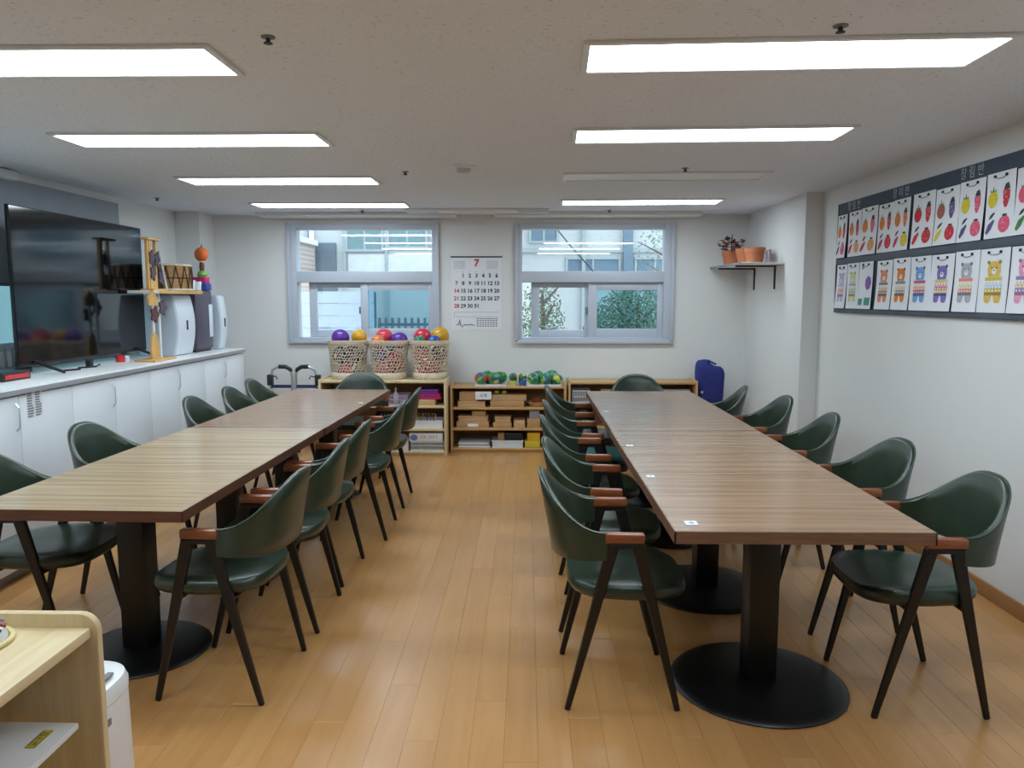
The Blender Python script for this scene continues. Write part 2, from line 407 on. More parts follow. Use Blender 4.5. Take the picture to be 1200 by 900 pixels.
def window(name, W, label, gl_hi, lsash, rsash, flip=False):
    x0, x1, z0, z1 = W
    w = struct(thing(name, label, None))
    y0, y1 = YB - 0.025, YB + 0.12
    zt0, zt1 = 1.607, 1.712
    f = MB()
    f.box(x0, gl_hi[0], y0, y1, z0, z1).box(gl_hi[1], x1, y0, y1, z0, z1)
    f.box(gl_hi[0], gl_hi[1], y0, y1, 2.114, z1).box(gl_hi[0], gl_hi[1], y0, y1, zt0, zt1).box(gl_hi[0], gl_hi[1], y0, y1, z0, 1.075)
    f.build('window_frame', M_PVC, w, bevel=0.004)
    f = MB().box(x0 - 0.02, x1 + 0.02, y0 - 0.012, y0, z0 - 0.02, z0 + 0.015)
    f.box(x0 - 0.02, x0 + 0.012, y0 - 0.012, y0, z0, z1 + 0.01).box(x1 - 0.012, x1 + 0.02, y0 - 0.012, y0, z0, z1 + 0.01)
    f.build('window_casing', M_PVC, w, bevel=0.003)
    MB().box(gl_hi[0], gl_hi[1], y0 + 0.06, y0 + 0.066, zt1, 2.114).build('pane', M_GLASS, w)
    def sash(a, b, g0, g1, zb, zt, yy, gm):
        s = MB().box(a, g0, yy, yy + 0.035, 1.075, zt0).box(g1, b, yy, yy + 0.035, 1.075, zt0)
        s.box(g0, g1, yy, yy + 0.035, 1.075, zb).box(g0, g1, yy, yy + 0.035, zt, zt0)
        so = s.build('sash', M_PVC, w, bevel=0.004)
        MB().box(g0, g1, yy + 0.015, yy + 0.020, zb, zt).build('pane', gm, so)
        return so
    a = sash(*lsash[:4], 1.143, 1.557, y0 + 0.085, M_GLASS)
    b = sash(*rsash[:4], 1.160, 1.532, y0 + 0.040, M_TGLASS)
    MB().box(rsash[0] - 0.022, rsash[0] - 0.002, y0 + 0.060, y0 + 0.085, 1.30, 1.37).build('latch', M_GREY, a, bevel=0.004)
    return w
window('window_1', W1, 'white sliding window behind the ball baskets', (-2.228, -0.915), (-2.135, -1.56, -2.06, -1.60), (-1.62, -0.915, -1.545, -0.958))
window('window_2', W2, 'white sliding window above the green toys', (-0.043, 1.323), (0.045, 0.61, 0.122, 0.57), (0.600, 1.323, 0.685, 1.269))
w3 = struct(thing('window_3', 'wide window behind the television', None))
MB().box(XL - 0.15, XL - 0.02, W3[0], W3[0] + 0.06, W3[2], W3[3]).box(XL - 0.15, XL - 0.02, W3[1] - 0.06, W3[1], W3[2], W3[3]) \
    .box(XL - 0.15, XL - 0.02, W3[0], W3[1], W3[2], W3[2] + 0.05).box(XL - 0.15, XL - 0.02, W3[0], W3[1], W3[3] - 0.05, W3[3]) \
    .box(XL - 0.13, XL - 0.05, 4.5, 4.56, W3[2], W3[3]).build('window_frame', M_PVC, w3, bevel=0.004)
MB().box(XL - 0.09, XL - 0.085, W3[0] + 0.06, 4.5, W3[2] + 0.05, W3[3] - 0.05).build('pane', M_LGLASS, w3)
MB().box(XL - 0.09, XL - 0.085, 4.56, W3[1] - 0.06, W3[2] + 0.05, W3[3] - 0.05).build('pane', M_LGLASS, w3)

# roller blind over the left window
bl = thing('roller_blind', 'grey roller blind half lowered behind the television', 'blind', (XL, 4.52, 1.54))
MB().box(0.012, 0.016, -1.62, 1.64, 0.0, 0.66).build('fabric', M_BLIND, bl)
MB().box(0.004, 0.024, -1.62, 1.64, -0.012, 0.008).build('bottom_rail', M_GREY, bl, bevel=0.003)
MB().box(0.0, 0.07, -1.66, 0.36, 0.645, 0.70).build('headbox', M_WHITE, bl, bevel=0.006)

# ------------------------------------------------------------------ ceiling fittings
def panel_light(x0, y0, lit, label, rz=0.0):
    t = thing('panel_light', label, 'ceiling light', (x0 + 0.64, y0 - 0.018, ZC), rz, 'recessed panel lights')
    L, Wd, b = 0.64, 0.142, 0.022
    f = MB().box(-L - b, L + b, -Wd - b, -Wd, -0.012, 0).box(-L - b, L + b, Wd, Wd + b, -0.012, 0).box(-L - b, -L, -Wd, Wd, -0.012, 0).box(L, L + b, -Wd, Wd, -0.012, 0)
    f.build('frame', M_WHITE, t, bevel=0.002, seg=1)
    MB().box(-L, L, -Wd, Wd, -0.006, -0.001).build('diffuser', M_PANEL if lit else M_WHITE, t)
    return t
ords = ['fourth', 'third', 'second', 'first', 'fifth', 'sixth']
for i, y in enumerate((2.69, 3.97, 5.32, 6.68, 1.36)):
    panel_light(-2.31, y, True, 'lit panel light, %s from the windows in the row over the cabinet-side tables' % ords[i])
for i, (x, y) in enumerate(((0.205, 2.655), (0.245, 3.89), (0.26, 5.19), (0.30, 6.52), (0.19, 1.36))):
    panel_light(x, y, i != 2, ('lit panel light, %s from the windows in the row over the board-side tables' % ords[i]) if i != 2 else 'unlit panel light in the row over the board-side tables', R(-2.2))
sp0 = None
for x, y, lb in ((-0.796, 2.449, 'small dark sprinkler head between the two light rows, farthest from the windows'), (0.924, 2.384, 'small dark sprinkler head beside the board-side light farthest from the windows'), (-0.769, 4.967, 'small dark sprinkler head near the smoke detector'),
                 (-2.955, 6.212, 'small dark sprinkler head above the white appliances'), (-1.50, 7.12, 'small dark sprinkler head in front of the window behind the baskets'),
                 (0.977, 4.872, 'small dark sprinkler head beside the unlit panel light'), (0.75, 7.12, 'small dark sprinkler head in front of the window above the green toys')):
    if sp0 is None:
        sp0 = thing('sprinkler_head', lb, 'sprinkler', (x, y, ZC), 0, 'ceiling sprinklers')
        MB().lathe([(0.022, 0), (0.022, -0.003), (0.016, -0.005)], 16).build('escutcheon', M_GREY, sp0)
        MB().lathe([(0.007, -0.004), (0.007, -0.016), (0.014, -0.018), (0.014, -0.021), (0.004, -0.023)], 12).build('deflector', M_DGREY, sp0)
    else:
        c = copy_tree(sp0); c.location = (x, y, ZC); c['label'] = lb
sd = thing('smoke_detector', 'round white smoke detector on the ceiling between the light rows', 'smoke detector', (-0.383, 4.755, ZC))
MB().lathe([(0.075, 0), (0.075, -0.012), (0.062, -0.02)], 24).build('base', M_WHITE, sd)
MB().lathe([(0.045, -0.02), (0.045, -0.034), (0.03, -0.042), (0.005, -0.044)], 20).build('sensor_dome', M_APPL2, sd)

# ------------------------------------------------------------------ tables
def pedestal(t, x, y, r):
    MB().box(x - 0.055, x + 0.055, y - 0.055, y + 0.055, 0.03, 0.69).build('column', M_BLACK, t, bevel=0.006)
    MB().lathe([(r - 0.005, 0.0), (r, 0.006), (r - 0.005, 0.012), (r - 0.03, 0.020), (r * 0.6, 0.026), (0.09, 0.032), (0.005, 0.034)], 40, (x, y, 0)).build('base_disc', M_BLACK, t)
    MB().box(x - 0.2, x + 0.2, y - 0.2, y + 0.2, 0.688, 0.70).build('top_plate', M_BLACK, t, bevel=0.002)
def table(label, loc, W, L, rz, mtop, peds):
    t = thing('pedestal_table', label, 'table', loc, rz, 'wood-topped pedestal tables')
    MB().box(-W / 2 + 0.002, W / 2 - 0.002, -L / 2 + 0.002, L / 2 - 0.002, 0.702, 0.74).build('tabletop', mtop, t, bevel=0.002, seg=1)
    e = MB().box(-W / 2, W / 2, -L / 2, -L / 2 + 0.004, 0.70, 0.7385).box(-W / 2, W / 2, L / 2 - 0.004, L / 2, 0.70, 0.7385)
    e.box(-W / 2, -W / 2 + 0.004, -L / 2, L / 2, 0.70, 0.7385).box(W / 2 - 0.004, W / 2, -L / 2, L / 2, 0.70, 0.7385).build('edge_band', M_EDGE if loc[0] > 0 else M_EDGE2, t)
    for x, y, r in peds: pedestal(t, x, y, r)
    return t
table('walnut-topped pedestal table, window end of the row beside the picture board', (0.861, 5.023, 0), 0.80, 1.762, 0, M_TABLE, [(0.0, -0.44, 0.23), (0.0, 0.44, 0.23)])
table('walnut-topped pedestal table with number tags, board-side row, far from the windows', (0.857, 3.214, 0), 0.80, 1.822, 0, M_TABLE, [(0.022, -0.42, 0.325), (0.04, 0.53, 0.325)])
table('pale walnut-topped pedestal table beside the white cabinets, far from the windows', (-1.513, 3.335, 0), 0.757, 1.66, R(-1.4), M_TABLE2, [(-0.07, -0.315, 0.27), (-0.06, 0.585, 0.27)])
table('walnut-topped pedestal table beside the white cabinets, window end of its row', (-1.467, 5.080, 0), 0.757, 1.80, R(-1.4), M_TABLE, [(0.0, -0.46, 0.22), (0.0, 0.46, 0.22)])
def number_tag(x, y, s, label, rz=0.0, frame=True):
    t = thing('table_tag', label, 'tag', (x, y, 0.7402), rz, 'number tags on the tables')
    MB().box(-s, s, -s * 1.1, s * 1.1, 0, 0.0008).build('card', M_GREYINK, t)
    MB().box(-s * 0.82, s * 0.82, -s * 0.9, s * 0.9, 0.0008, 0.0014).build('face', M_PAPER, t)
    k = MB().box(-s * 0.12, s * 0.22, -s * 0.5, s * 0.5, 0.0014, 0.0018).box(-s * 0.45, s * 0.45, -s * 0.2, s * 0.05, 0.0014, 0.0018)
    k.build('mark', M_GREYINK, t)
number_tag(0.525, 2.39, 0.023, 'white square tag near the corner of the board-side table, farthest from the windows')
number_tag(0.50, 3.037, 0.018, 'small white tag on the aisle edge of the board-side table, second from its near corner')
number_tag(0.503, 3.687, 0.018, 'small white tag on the aisle edge of the board-side table, close to the table joint')
number_tag(0.509, 4.825, 0.016, 'small white tag on the aisle edge of the board-side table at the window end')
number_tag(-1.133, 5.196, 0.016, 'small white tag on the aisle edge of the cabinet-side table at the window end')

# ------------------------------------------------------------------ chairs
def make_chair():
    t = thing('green_armchair', 'x', 'chair', group='green armchairs around the tables')
    sup = 0.80
    prof = [(0.80, 0.403), (0.95, 0.408), (1.0, 0.425), (1.0, 0.440), (0.975, 0.456), (0.92, 0.465), (0.75, 0.468), (0.45, 0.463), (0.02, 0.460)]
    s = MB(); n = 36; vs = []; fs = []
    for r, z in prof:
        for k in range(n):
            a = 2 * PI * k / n
            cx = math.copysign(abs(math.cos(a)) ** 0.62, math.cos(a)); cy = math.copysign(abs(math.sin(a)) ** 0.62, math.sin(a))
            x = 0.024 + 0.216 * r * cx; y = (0.235 - 0.02 * (cx < 0) * abs(cx)) * r * cy
            droop = -0.018 * max(0, (x - 0.12) / 0.15) ** 2
            dish = -0.012 * (1 - (y / 0.235) ** 2) if r < 0.93 and z > 0.45 else 0.0
            vs.append((x, y, z + droop + dish))
    for i in range(len(prof) - 1):
        for k in range(n): fs.append((i * n + k, i * n + (k + 1) % n, (i + 1) * n + (k + 1) % n, (i + 1) * n + k))
    fs.append(tuple(range(n))[::-1]); q = (len(prof) - 1) * n; fs.append(tuple(q + k for k in range(n)))
    s.add(vs, fs).build('seat', M_LEATHER, t, angle=60)
    # wrap-around backrest
    nt = 36; TH = 0.026
    sect = [(0.03, 0.0), (0.25, 0.0), (0.5, 0.0), (0.75, 0.0), (0.97, 0.0), (1.0, 0.25), (1.012, 0.5), (1.0, 0.75), (0.97, 1.0), (0.75, 1.0), (0.5, 1.0), (0.25, 1.0), (0.03, 1.0), (0.0, 0.5)]
    def shell(th, v, w):
        sr = math.sin(th); cr = math.cos(th)
        sx = abs(sr) ** 0.86; cy = math.copysign(abs(cr) ** 0.78, cr)
        zb = 0.555 - 0.022 * sr; zt = 0.652 + 0.166 * sr ** 2.0
        z = zb + (zt - zb) * v
        lean = 0.182 + 0.052 * (v ** 1.1) * (0.4 + 0.6 * sr)
        hw = 0.247
        # inward offset
        x = -0.065 - lean * sx + w * TH * sr
        y = hw * cy - w * TH * cr
        return (x, y, z)
    vs = []; fs = []; ns = len(sect)
    for i in range(nt + 1):
        th = PI * i / nt
        for v, w in sect: vs.append(shell(th, v, w))
    for i in range(nt):
        for k in range(ns): fs.append((i * ns + k, i * ns + (k + 1) % ns, (i + 1) * ns + (k + 1) % ns, (i + 1) * ns + k))
    fs.append(tuple(range(ns))); fs.append(tuple(nt * ns + k for k in range(ns))[::-1])
    b = MB().add(vs, fs).build('backrest', M_LEATHER, t, angle=60)
    MB().tube([shell(PI * i / nt, 1.005, 0.12) for i in range(nt + 1)], 0.0035, 6).build('piping', M_PIPING, b)
    for sd_ in (1, -1):
        yt, yb = sd_ * 0.236, sd_ * 0.214
        for fx, sg in ((0.042, 1), (-0.042, -1)):
            MB().bar((fx, yt, 0.615), (sg * 0.195, yb, 0.0), 0.024, 0.043, 0.016, 0.021, up=(1, 0, 0)).build('leg', M_BLACK, t, bevel=0.004, seg=1)
        MB().box(-0.066, 0.062, yt - 0.014, yt + 0.014, 0.600, 0.618).build('arm_support', M_BLACK, t, bevel=0.003, seg=1)
        MB().box(-0.072, 0.064, yt - 0.018, yt + 0.018, 0.618, 0.652).build('armrest', M_ARM, t, bevel=0.006)
    for x in (-0.095, 0.095):
        MB().tube([(x, -0.222, 0.392), (x, 0.222, 0.392)], 0.011, 8).build('crossbar', M_BLACK, t)
    return t
proto = make_chair(); first = [True]
def chair(x, y, rz, label):
    if first[0]: c = proto; first[0] = False
    else: c = copy_tree(proto)
    c.location = (x, y, 0); c.rotation_euler.z = R(rz); c['label'] = label
    return c
o5 = ['fifth', 'fourth', 'third', 'second', 'first']
for i, (x, y, rz) in enumerate(((0.342, 2.80, 0), (0.368, 3.42, -6), (0.372, 4.14, 1), (0.40, 4.76, 0), (0.43, 5.62, -3))):
    chair(x, y, rz, 'green leather armchair on the aisle side of the board-side tables, %s from the windows' % o5[i])
for i, (x, y, rz) in enumerate(((-1.125, 2.82, 176), (-1.105, 3.40, 181), (-1.115, 3.95, 178), (-1.045, 4.69, 182), (-1.05, 5.41, 181))):
    chair(x, y, rz, 'green leather armchair on the aisle side of the cabinet-side tables, %s from the windows' % o5[i])
for i, (x, y, rz) in enumerate(((1.405, 2.765, 180), (1.415, 3.44, 183), (1.42, 4.26, 177), (1.42, 5.00, 182), (1.31, 5.62, 172))):
    chair(x, y, rz, 'green leather armchair between the tables and the picture board wall, %s from the windows' % o5[i])
for i, (x, y, rz) in enumerate(((-1.98, 3.06, 0), (-1.985, 3.82, -3), (-1.90, 4.90, 0), (-1.87, 5.455, 0), (-1.90, 5.985, 0))):
    chair(x, y, rz, 'green leather armchair between the tables and the white cabinets, %s from the windows' % o5[i])
chair(-1.40, 6.27, 270, 'green leather armchair at the window end of the cabinet-side tables')
chair(0.92, 6.15, 270, 'green leather armchair at the window end of the board-side tables')
cu = thing('seat_cushion', 'flat teal cushion on a green armchair seat on the aisle side', 'cushion', (0.43, 4.76, 0.467))
MB().box(-0.16, 0.16, -0.17, 0.17, 0.0, 0.03).build('pad', M_TEAL, cu, bevel=0.012)

# ------------------------------------------------------------------ cabinets along the left wall
XC = -2.59
cabs = [(2.46, 3.38, 'farthest from the windows'), (3.38, 4.30, 'with the grey printed notice on its door'), (4.30, 5.21, 'below the television'), (5.21, 6.11, 'below the wooden craft stand'), (6.11, 6.97, 'at the window end')]
for ci, (a, b, lb) in enumerate(cabs):
    t = thing('base_cabinet', 'glossy white two-door base cabinet, ' + lb, 'cabinet', (XC, (a + b) / 2, 0), 0, 'white base cabinets under the long counter')
    h = (b - a) / 2
    MB().box(-0.65, -0.02, -h + 0.001, h - 0.001, 0.07, 0.965).build('body', M_CAB, t)
    MB().box(-0.62, -0.06, -h + 0.001, h - 0.001, 0.0, 0.07).build('plinth', M_CEDGE, t)
    for s in (-1, 1):
        y0, y1 = (-h + 0.002, -0.002) if s < 0 else (0.002, h - 0.002)
        d = MB().box(-0.019, 0.0, y0, y1, 0.075, 0.955).build('door', M_CAB, t, bevel=0.002)
        if s < 0:
            MB().tube([(0.0, -0.03, 0.78), (0.018, -0.03, 0.80), (0.018, -0.03, 0.90), (0.0, -0.03, 0.92)], 0.004, 6).build('handle', M_CHROME, d)
cn = thing('counter', 'long white countertop with grey edge on the base cabinets', 'countertop', (XC, 4.71, 0.965))
MB().box(-0.665, 0.012, -2.27, 2.27, 0.0, 0.035).build('top', M_CTOP, cn, bevel=0.002)
MB().box(0.012, 0.018, -2.27, 2.27, 0.002, 0.026).build('edge_strip', M_CEDGE, cn)
CT = 1.0
nt_ = thing('door_notice', 'small grey printed notice in two columns on a cabinet door', 'notice', (XC, 3.96, 0.83), R(90))
MB().box(-0.065, 0.065, -0.001, 0.0, 0, 0.145).build('sheet', M_CAB, nt_)
k = MB()
rnd = random.Random(4)
for c0 in (-0.058, 0.006):
    for i in range(10):
        z = 0.135 - i * 0.0135
        rect(k, c0, c0 + 0.036 + 0.016 * rnd.random(), z - 0.0085, z, -0.0016, 0)
k.build('print', M_GREY, nt_)

# television on the counter (screen faces the room)
tv = thing('television', 'large black flat screen television standing on the white counter', 'television', (-2.95, 5.15, CT), R(90 + 0.8))
Wt = 0.775
MB().box(-Wt, Wt, 0.0, 0.02, 0.055, 0.985).build('casing', M_BLACK, tv, bevel=0.004)
MB().box(-Wt + 0.006, Wt - 0.006, -0.003, 0.001, 0.07, 0.979).build('screen', M_SCREEN, tv)
MB().box(-0.35, 0.35, 0.02, 0.06, 0.12, 0.55).build('rear_housing', M_DGREY, tv, bevel=0.01)
for x in (-0.62, 0.62):
    MB().bar((x, 0.0, 0.075), (x + 0.03, -0.16, 0.008), 0.03, 0.02, 0.022, 0.014).bar((x, 0.02, 0.075), (x - 0.03, 0.15, 0.008), 0.03, 0.02, 0.022, 0.014).build('foot', M_DGREY, tv, bevel=0.003)
# things around the television
t = thing('set_top_box', 'small black set-top box with red front beside the television', 'electronics', (-2.90, 4.18, CT), R(90))
MB().box(-0.12, 0.12, -0.08, 0.10, 0.0, 0.05).build('case', M_DGREY, t, bevel=0.005)
MB().box(-0.10, 0.10, -0.083, -0.08, 0.012, 0.035).build('front', M_RED, t)
MB().tube([(-0.05, 0.1, 0.02), (-0.1, 0.14, 0.08), (0.02, 0.15, 0.12), (0.05, 0.14, 0.06), (0.10, 0.12, 0.006)], 0.006, 6).build('cable', M_DGREY, t)
t = thing('network_router', 'dark router with stubby antennas behind the television edge', 'electronics', (-3.12, 4.60, CT), R(90))
MB().box(-0.10, 0.10, -0.05, 0.05, 0.0, 0.035).build('case', M_DGREY, t, bevel=0.005)
for x in (-0.07, 0.0, 0.07): MB().tube([(x, 0.045, 0.03), (x, 0.05, 0.15)], 0.008, 6).build('antenna', M_GREY, t)
t = thing('power_cable', 'black cable with plug lying under the television', 'cable', (-2.88, 4.95, CT))
MB().tube([(0, -0.25, 0.006), (0.05, -0.15, 0.006), (-0.02, -0.05, 0.006), (0.04, 0.05, 0.006), (-0.02, 0.2, 0.006)], 0.006, 6).build('cord', M_DGREY, t)
MB().box(-0.015, 0.02, 0.02, 0.06, 0.0, 0.05).build('plug', M_DGREY, t, bevel=0.004)
t = thing('tape_roll', 'small red tape roll with clear side under the television', 'tape', (-2.90, 5.42, CT))
MB().lathe([(0.012, 0), (0.03, 0), (0.03, 0.05), (0.012, 0.05)], 18).build('red_roll', M_RED, t)
MB().box(-0.02, 0.02, 0.034, 0.09, 0.0, 0.04).build('clear_case', M_APPL, t, bevel=0.004)

# wooden craft stand right of the television, holding a shelf
M_CRAFT = wood('craft_pine', (200, 152, 84), (220, 178, 112), 0.5, (6, 6, 1), 3)
t = thing('craft_stand', 'pale wooden craft stand with flower and house cut-outs beside the television', 'craft', (-2.76, 5.57, CT))
MB().box(-0.03, 0.12, -0.17, 0.17, 0.0, 0.014).build('base', M_CRAFT, t, bevel=0.002)
petals = MB()
petals.prism([(-0.05, 0.014), (0.05, 0.014), (0.065, 0.08), (0.045, 0.17), (0.0, 0.21), (-0.04, 0.17), (-0.06, 0.08)], 0.03, 0.045, 'x')
petals.build('leaf_cutout', M_CRAFT, t)
MB().box(0.032, 0.043, 0.085, 0.105, 0.014, 0.49).build('post', M_WHITE, t)
MB().box(0.032, 0.043, -0.012, 0.012, 0.014, 0.42).build('post', M_WHITE, t)
MB().prism([(-0.065, 0.40), (0.065, 0.40), (0.065, 0.46), (0.0, 0.51), (-0.065, 0.46)], 0.028, 0.046, 'x').build('house_cutout', M_CRAFT, t)
M_MAROON = mat('maroon_paint', (92, 52, 56), 0.6); M_PLUM = mat('plum_paint', (82, 72, 86), 0.6)
for (y, z, m_) in ((0.0, 0.335, M_MAROON), (0.13, 0.385, M_PLUM)):
    f = MB(); f.prism([((0.052 + 0.012 * math.cos(5 * a)) * math.cos(a) + y, (0.052 + 0.012 * math.cos(5 * a)) * math.sin(a) + z) for a in [2 * PI * q / 30 for q in range(30)]], 0.046, 0.056, 'x')
    f.build('flower_head', m_, t)
t = thing('appliance_shelf', 'thin white board laid across the white appliance under the drum', 'shelf board', (-2.80, 6.02, 1.488))
MB().box(-0.12, 0.12, -0.42, 0.32, 0.0, 0.022).build('board', M_CTOP, t, bevel=0.002)
MB().box(0.12, 0.125, -0.42, 0.32, 0.0, 0.022).build('edge', M_CRAFT, t)
MB().box(-0.12, 0.12, 0.30, 0.318, 0.022, 0.03).build('stop', M_CRAFT, t)
t = thing('craft_display', 'wooden craft frame with dark flower cut-outs standing beside the drum', 'craft', (-2.78, 5.71, 1.510))
MB().box(-0.05, 0.05, -0.09, 0.12, 0, 0.012).build('base', M_CRAFT, t)
MB().box(-0.01, 0.01, -0.08, -0.06, 0.012, 0.37).box(-0.01, 0.01, 0.045, 0.06, 0.012, 0.37).box(-0.03, 0.03, -0.10, 0.12, 0.37, 0.385).build('frame', M_CRAFT, t)
MB().box(0.002, 0.012, -0.05, 0.04, 0.012, 0.12).box(0.0, 0.01, -0.05, -0.02, 0.12, 0.37).build('panel', M_CRAFT, t)
for y, z in ((-0.03, 0.24), (0.05, 0.23), (-0.02, 0.13), (0.10, 0.10)):
    MB().prism([(y + 0.035 * math.cos(a) * (1 + 0.25 * math.cos(5 * a)), z + 0.05 * math.sin(a) * (1 + 0.25 * math.cos(5 * a))) for a in [2 * PI * q / 24 for q in range(24)]], 0.013, 0.022, 'x').build('flower_cutout', M_PLUM, t)
M_STRIP = mat('white_strip', (210, 212, 214), 0.6)
MB().bar((0.03, 0.06, 0.30), (0.03, 0.16, 0.014), 0.012, 0.008).build('strip', M_STRIP, t)
# drum with laced cords
t = thing('hand_drum', 'round wooden drum laced with dark zigzag cord on the white board', 'drum', (-2.80, 6.08, 1.510))
M_DRUM = wood('drum_wood', (150, 108, 62), (190, 150, 98), 0.5, (1, 1, 10), 6)
M_SKIN = mat('drum_skin', (214, 200, 176), 0.6); M_CORD = mat('dark_cord', (70, 44, 28), 0.7)
MB().lathe([(0.135, 0.02), (0.14, 0.10), (0.135, 0.19)], 32).build('shell', M_DRUM, t)
for z in (0.0, 0.19): MB().lathe([(0.12, z), (0.143, z + 0.004), (0.143, z + 0.018), (0.12, z + 0.022)], 32).build('hoop', M_SKIN, t)
k = MB(); NZ = 26
for i in range(NZ):
    a0, a1 = 2 * PI * i / NZ, 2 * PI * (i + 1) / NZ; za, zb_ = (0.018, 0.192) if i % 2 else (0.192, 0.018)
    k.tube([(0.143 * math.cos(a0), 0.143 * math.sin(a0), za), (0.147 * math.cos((a0 + a1) / 2), 0.147 * math.sin((a0 + a1) / 2), (za + zb_) / 2), (0.143 * math.cos(a1), 0.143 * math.sin(a1), zb_)], 0.0045, 6)
k.tube([(0.146 * math.cos(2 * PI * q / 32), 0.146 * math.sin(2 * PI * q / 32), 0.10) for q in range(33)], 0.004, 6)
k.build('lacing', M_CORD, t)
# appliances
def curved_appliance(loc, w, d, h, label):
    t = thing('air_purifier', label, 'appliance', loc, 0, 'white curved appliances on the counter')
    prof = []
    for i in range(13):
        z = h * i / 12; prof.append((d * (0.5 + 0.12 * math.sin(PI * i / 12)), z))
    poly = [(p[0], p[1]) for p in prof] + [(-d / 2, h), (-d / 2, 0)]
    MB().prism(poly, -w / 2, w / 2, 'y').build('body', M_APPL2, t, bevel=0.008)
    poly2 = [(p[0] + 0.012, p[1] * 0.97 + 0.008) for p in prof] + [(p[0] - 0.01, p[1] * 0.97 + 0.008) for p in prof[::-1]]
    MB().prism(poly2, -w / 2 + 0.012, w / 2 - 0.012, 'y').build('front_panel', M_APPL, t, bevel=0.004)
    MB().box(d * 0.615 + 0.008, d * 0.615 + 0.018, -0.012, 0.012, h * 0.42, h * 0.58).build('display', M_DGREY, t, bevel=0.003)
curved_appliance((-2.905, 6.125, CT), 0.33, 0.28, 0.48, 'white curved-front air purifier under the laced drum')
curved_appliance((-2.87, 6.87, CT), 0.15, 0.24, 0.48, 'slim white curved appliance at the window end of the counter')
t = thing('water_purifier', 'dark plum-grey upright appliance between two white ones', 'appliance', (-2.895, 6.55, CT))
MB().box(-0.18, 0.14, -0.17, 0.17, 0.02, 0.52).build('body', M_PURPLEBOX, t, bevel=0.02)
MB().box(-0.16, 0.12, -0.15, 0.15, 0.0, 0.02).build('foot', M_DGREY, t)
MB().box(0.139, 0.144, 0.09, 0.165, 0.12, 0.40).build('side_panel', M_APPL, t, bevel=0.003)
def cup(loc, r, h, m_, label, cat='cup'):
    t = thing('storage_cup', label, cat, loc, 0, 'small items on the dark appliance')
    MB().lathe([(r * 0.85, 0), (r, h), (r * 0.9, h), (r * 0.78, 0.008)], 20).build('wall', m_, t)
    MB().tube([(0, r * 0.95, h * 0.75), (0, r * 1.5, h * 0.65), (0, r * 1.5, h * 0.35), (0, r * 0.9, h * 0.25)], r * 0.1, 6).build('handle', m_, t)
    return t
cup((-2.81, 6.44, CT + 0.52), 0.034, 0.085, M_WHITE, 'white mug on the dark appliance, nearest the drum')
cup((-2.81, 6.545, CT + 0.52), 0.04, 0.075, M_WHITE, 'white mug on the dark appliance, beside the stacked boxes')
t = thing('cloth_bundle', 'dark teal cloth bundle behind the white mugs', 'cloth', (-2.95, 6.50, CT + 0.52))
kk = MB(); rr = random.Random(5)
kk.lathe([(0.03, 0.0), (0.075, 0.02), (0.085, 0.09), (0.06, 0.15), (0.02, 0.165)], 14, sy=1.3); kk.v = [(x + rr.uniform(-.008, .008), y + rr.uniform(-.008, .008), z) for x, y, z in kk.v]
kk.build('bundle', mat('dark_teal_cloth', (58, 84, 92), 0.8), t); MB().ball((0.02, -0.09, 0.16), 0.03).build('pink_knot', mat('pink_yarn', (188, 110, 128), 0.8), t)
t = thing('toy_box', 'small blue box with pink box stacked on the dark appliance', 'box', (-2.815, 6.665, CT + 0.52), 0)
MB().box(-0.06, 0.06, -0.06, 0.055, 0, 0.06).build('lower_box', mat('blue_box', (42, 74, 150), 0.5), t, bevel=0.004)
MB().box(-0.055, 0.05, -0.055, 0.05, 0.06, 0.115).build('upper_box', M_MAGENTA, t, bevel=0.004)
t = thing('doll_toy', 'toy figure with round orange head on the pink box', 'toy', (-2.81, 6.668, CT + 0.635))
MB().lathe([(0.035, 0), (0.045, 0.02), (0.03, 0.05), (0.01, 0.06)], 16).build('green_base', mat('lime_plastic', (120, 176, 70), 0.5), t)
MB().lathe([(0.018, 0.055), (0.022, 0.09), (0.016, 0.13)], 14).build('body', mat('brown_plush', (120, 74, 60), 0.8), t)
MB().lathe([(0.02, 0.128), (0.022, 0.14)], 14).build('collar', M_WHITE, t)
MB().ball((0, 0, 0.195), 0.058, sz=1.08).build('head', mat('orange_plush', (222, 110, 48), 0.6), t)
MB().tube([(0, 0, 0.25), (0, 0.01, 0.285)], [0.008, 0.003], 6).build('stem', M_BARK, t)

# ------------------------------------------------------------------ picture board on the right wall
BY0, BY1, BZ0, BZ1 = 3.10, 5.64, 1.352, 2.118
bd = thing('picture_board', 'long slate grey display board on the right wall', 'display board', (XR, (BY0 + BY1) / 2, BZ0), R(-90))
hl = (BY1 - BY0) / 2; H = BZ1 - BZ0
MB().box(-hl, hl, -0.014, 0.0, 0.0, H).build('felt', M_BOARD, bd)
MB().box(-hl, hl, -0.022, -0.014, 0.0, 0.028).build('bottom_rail', M_BOARDFRAME, bd, bevel=0.002)
MB().box(-hl, hl, -0.022, -0.014, 0.338, 0.382).build('middle_rail', M_BOARDFRAME, bd, bevel=0.002)
MB().box(-hl, hl, -0.017, -0.014, 0.69, H).build('title_strip', mat('slate_title', (64, 76, 92), 0.7), bd)
MB().box(-hl, -hl + 0.008, -0.022, -0.014, 0.0, H).build('end_rail', M_BOARDFRAME, bd)
cyb = (BY0 + BY1) / 2
for y, tx in ((5.38, '정림반'), (4.72, '장미반'), (3.985, '장림반')):
    k = MB(); text_into(k, ' '.join(tx), 0.066, -(y - cyb), 0.727, -0.0185, 0, 0.95)
    k.build('title_lettering', M_CHALK, bd)

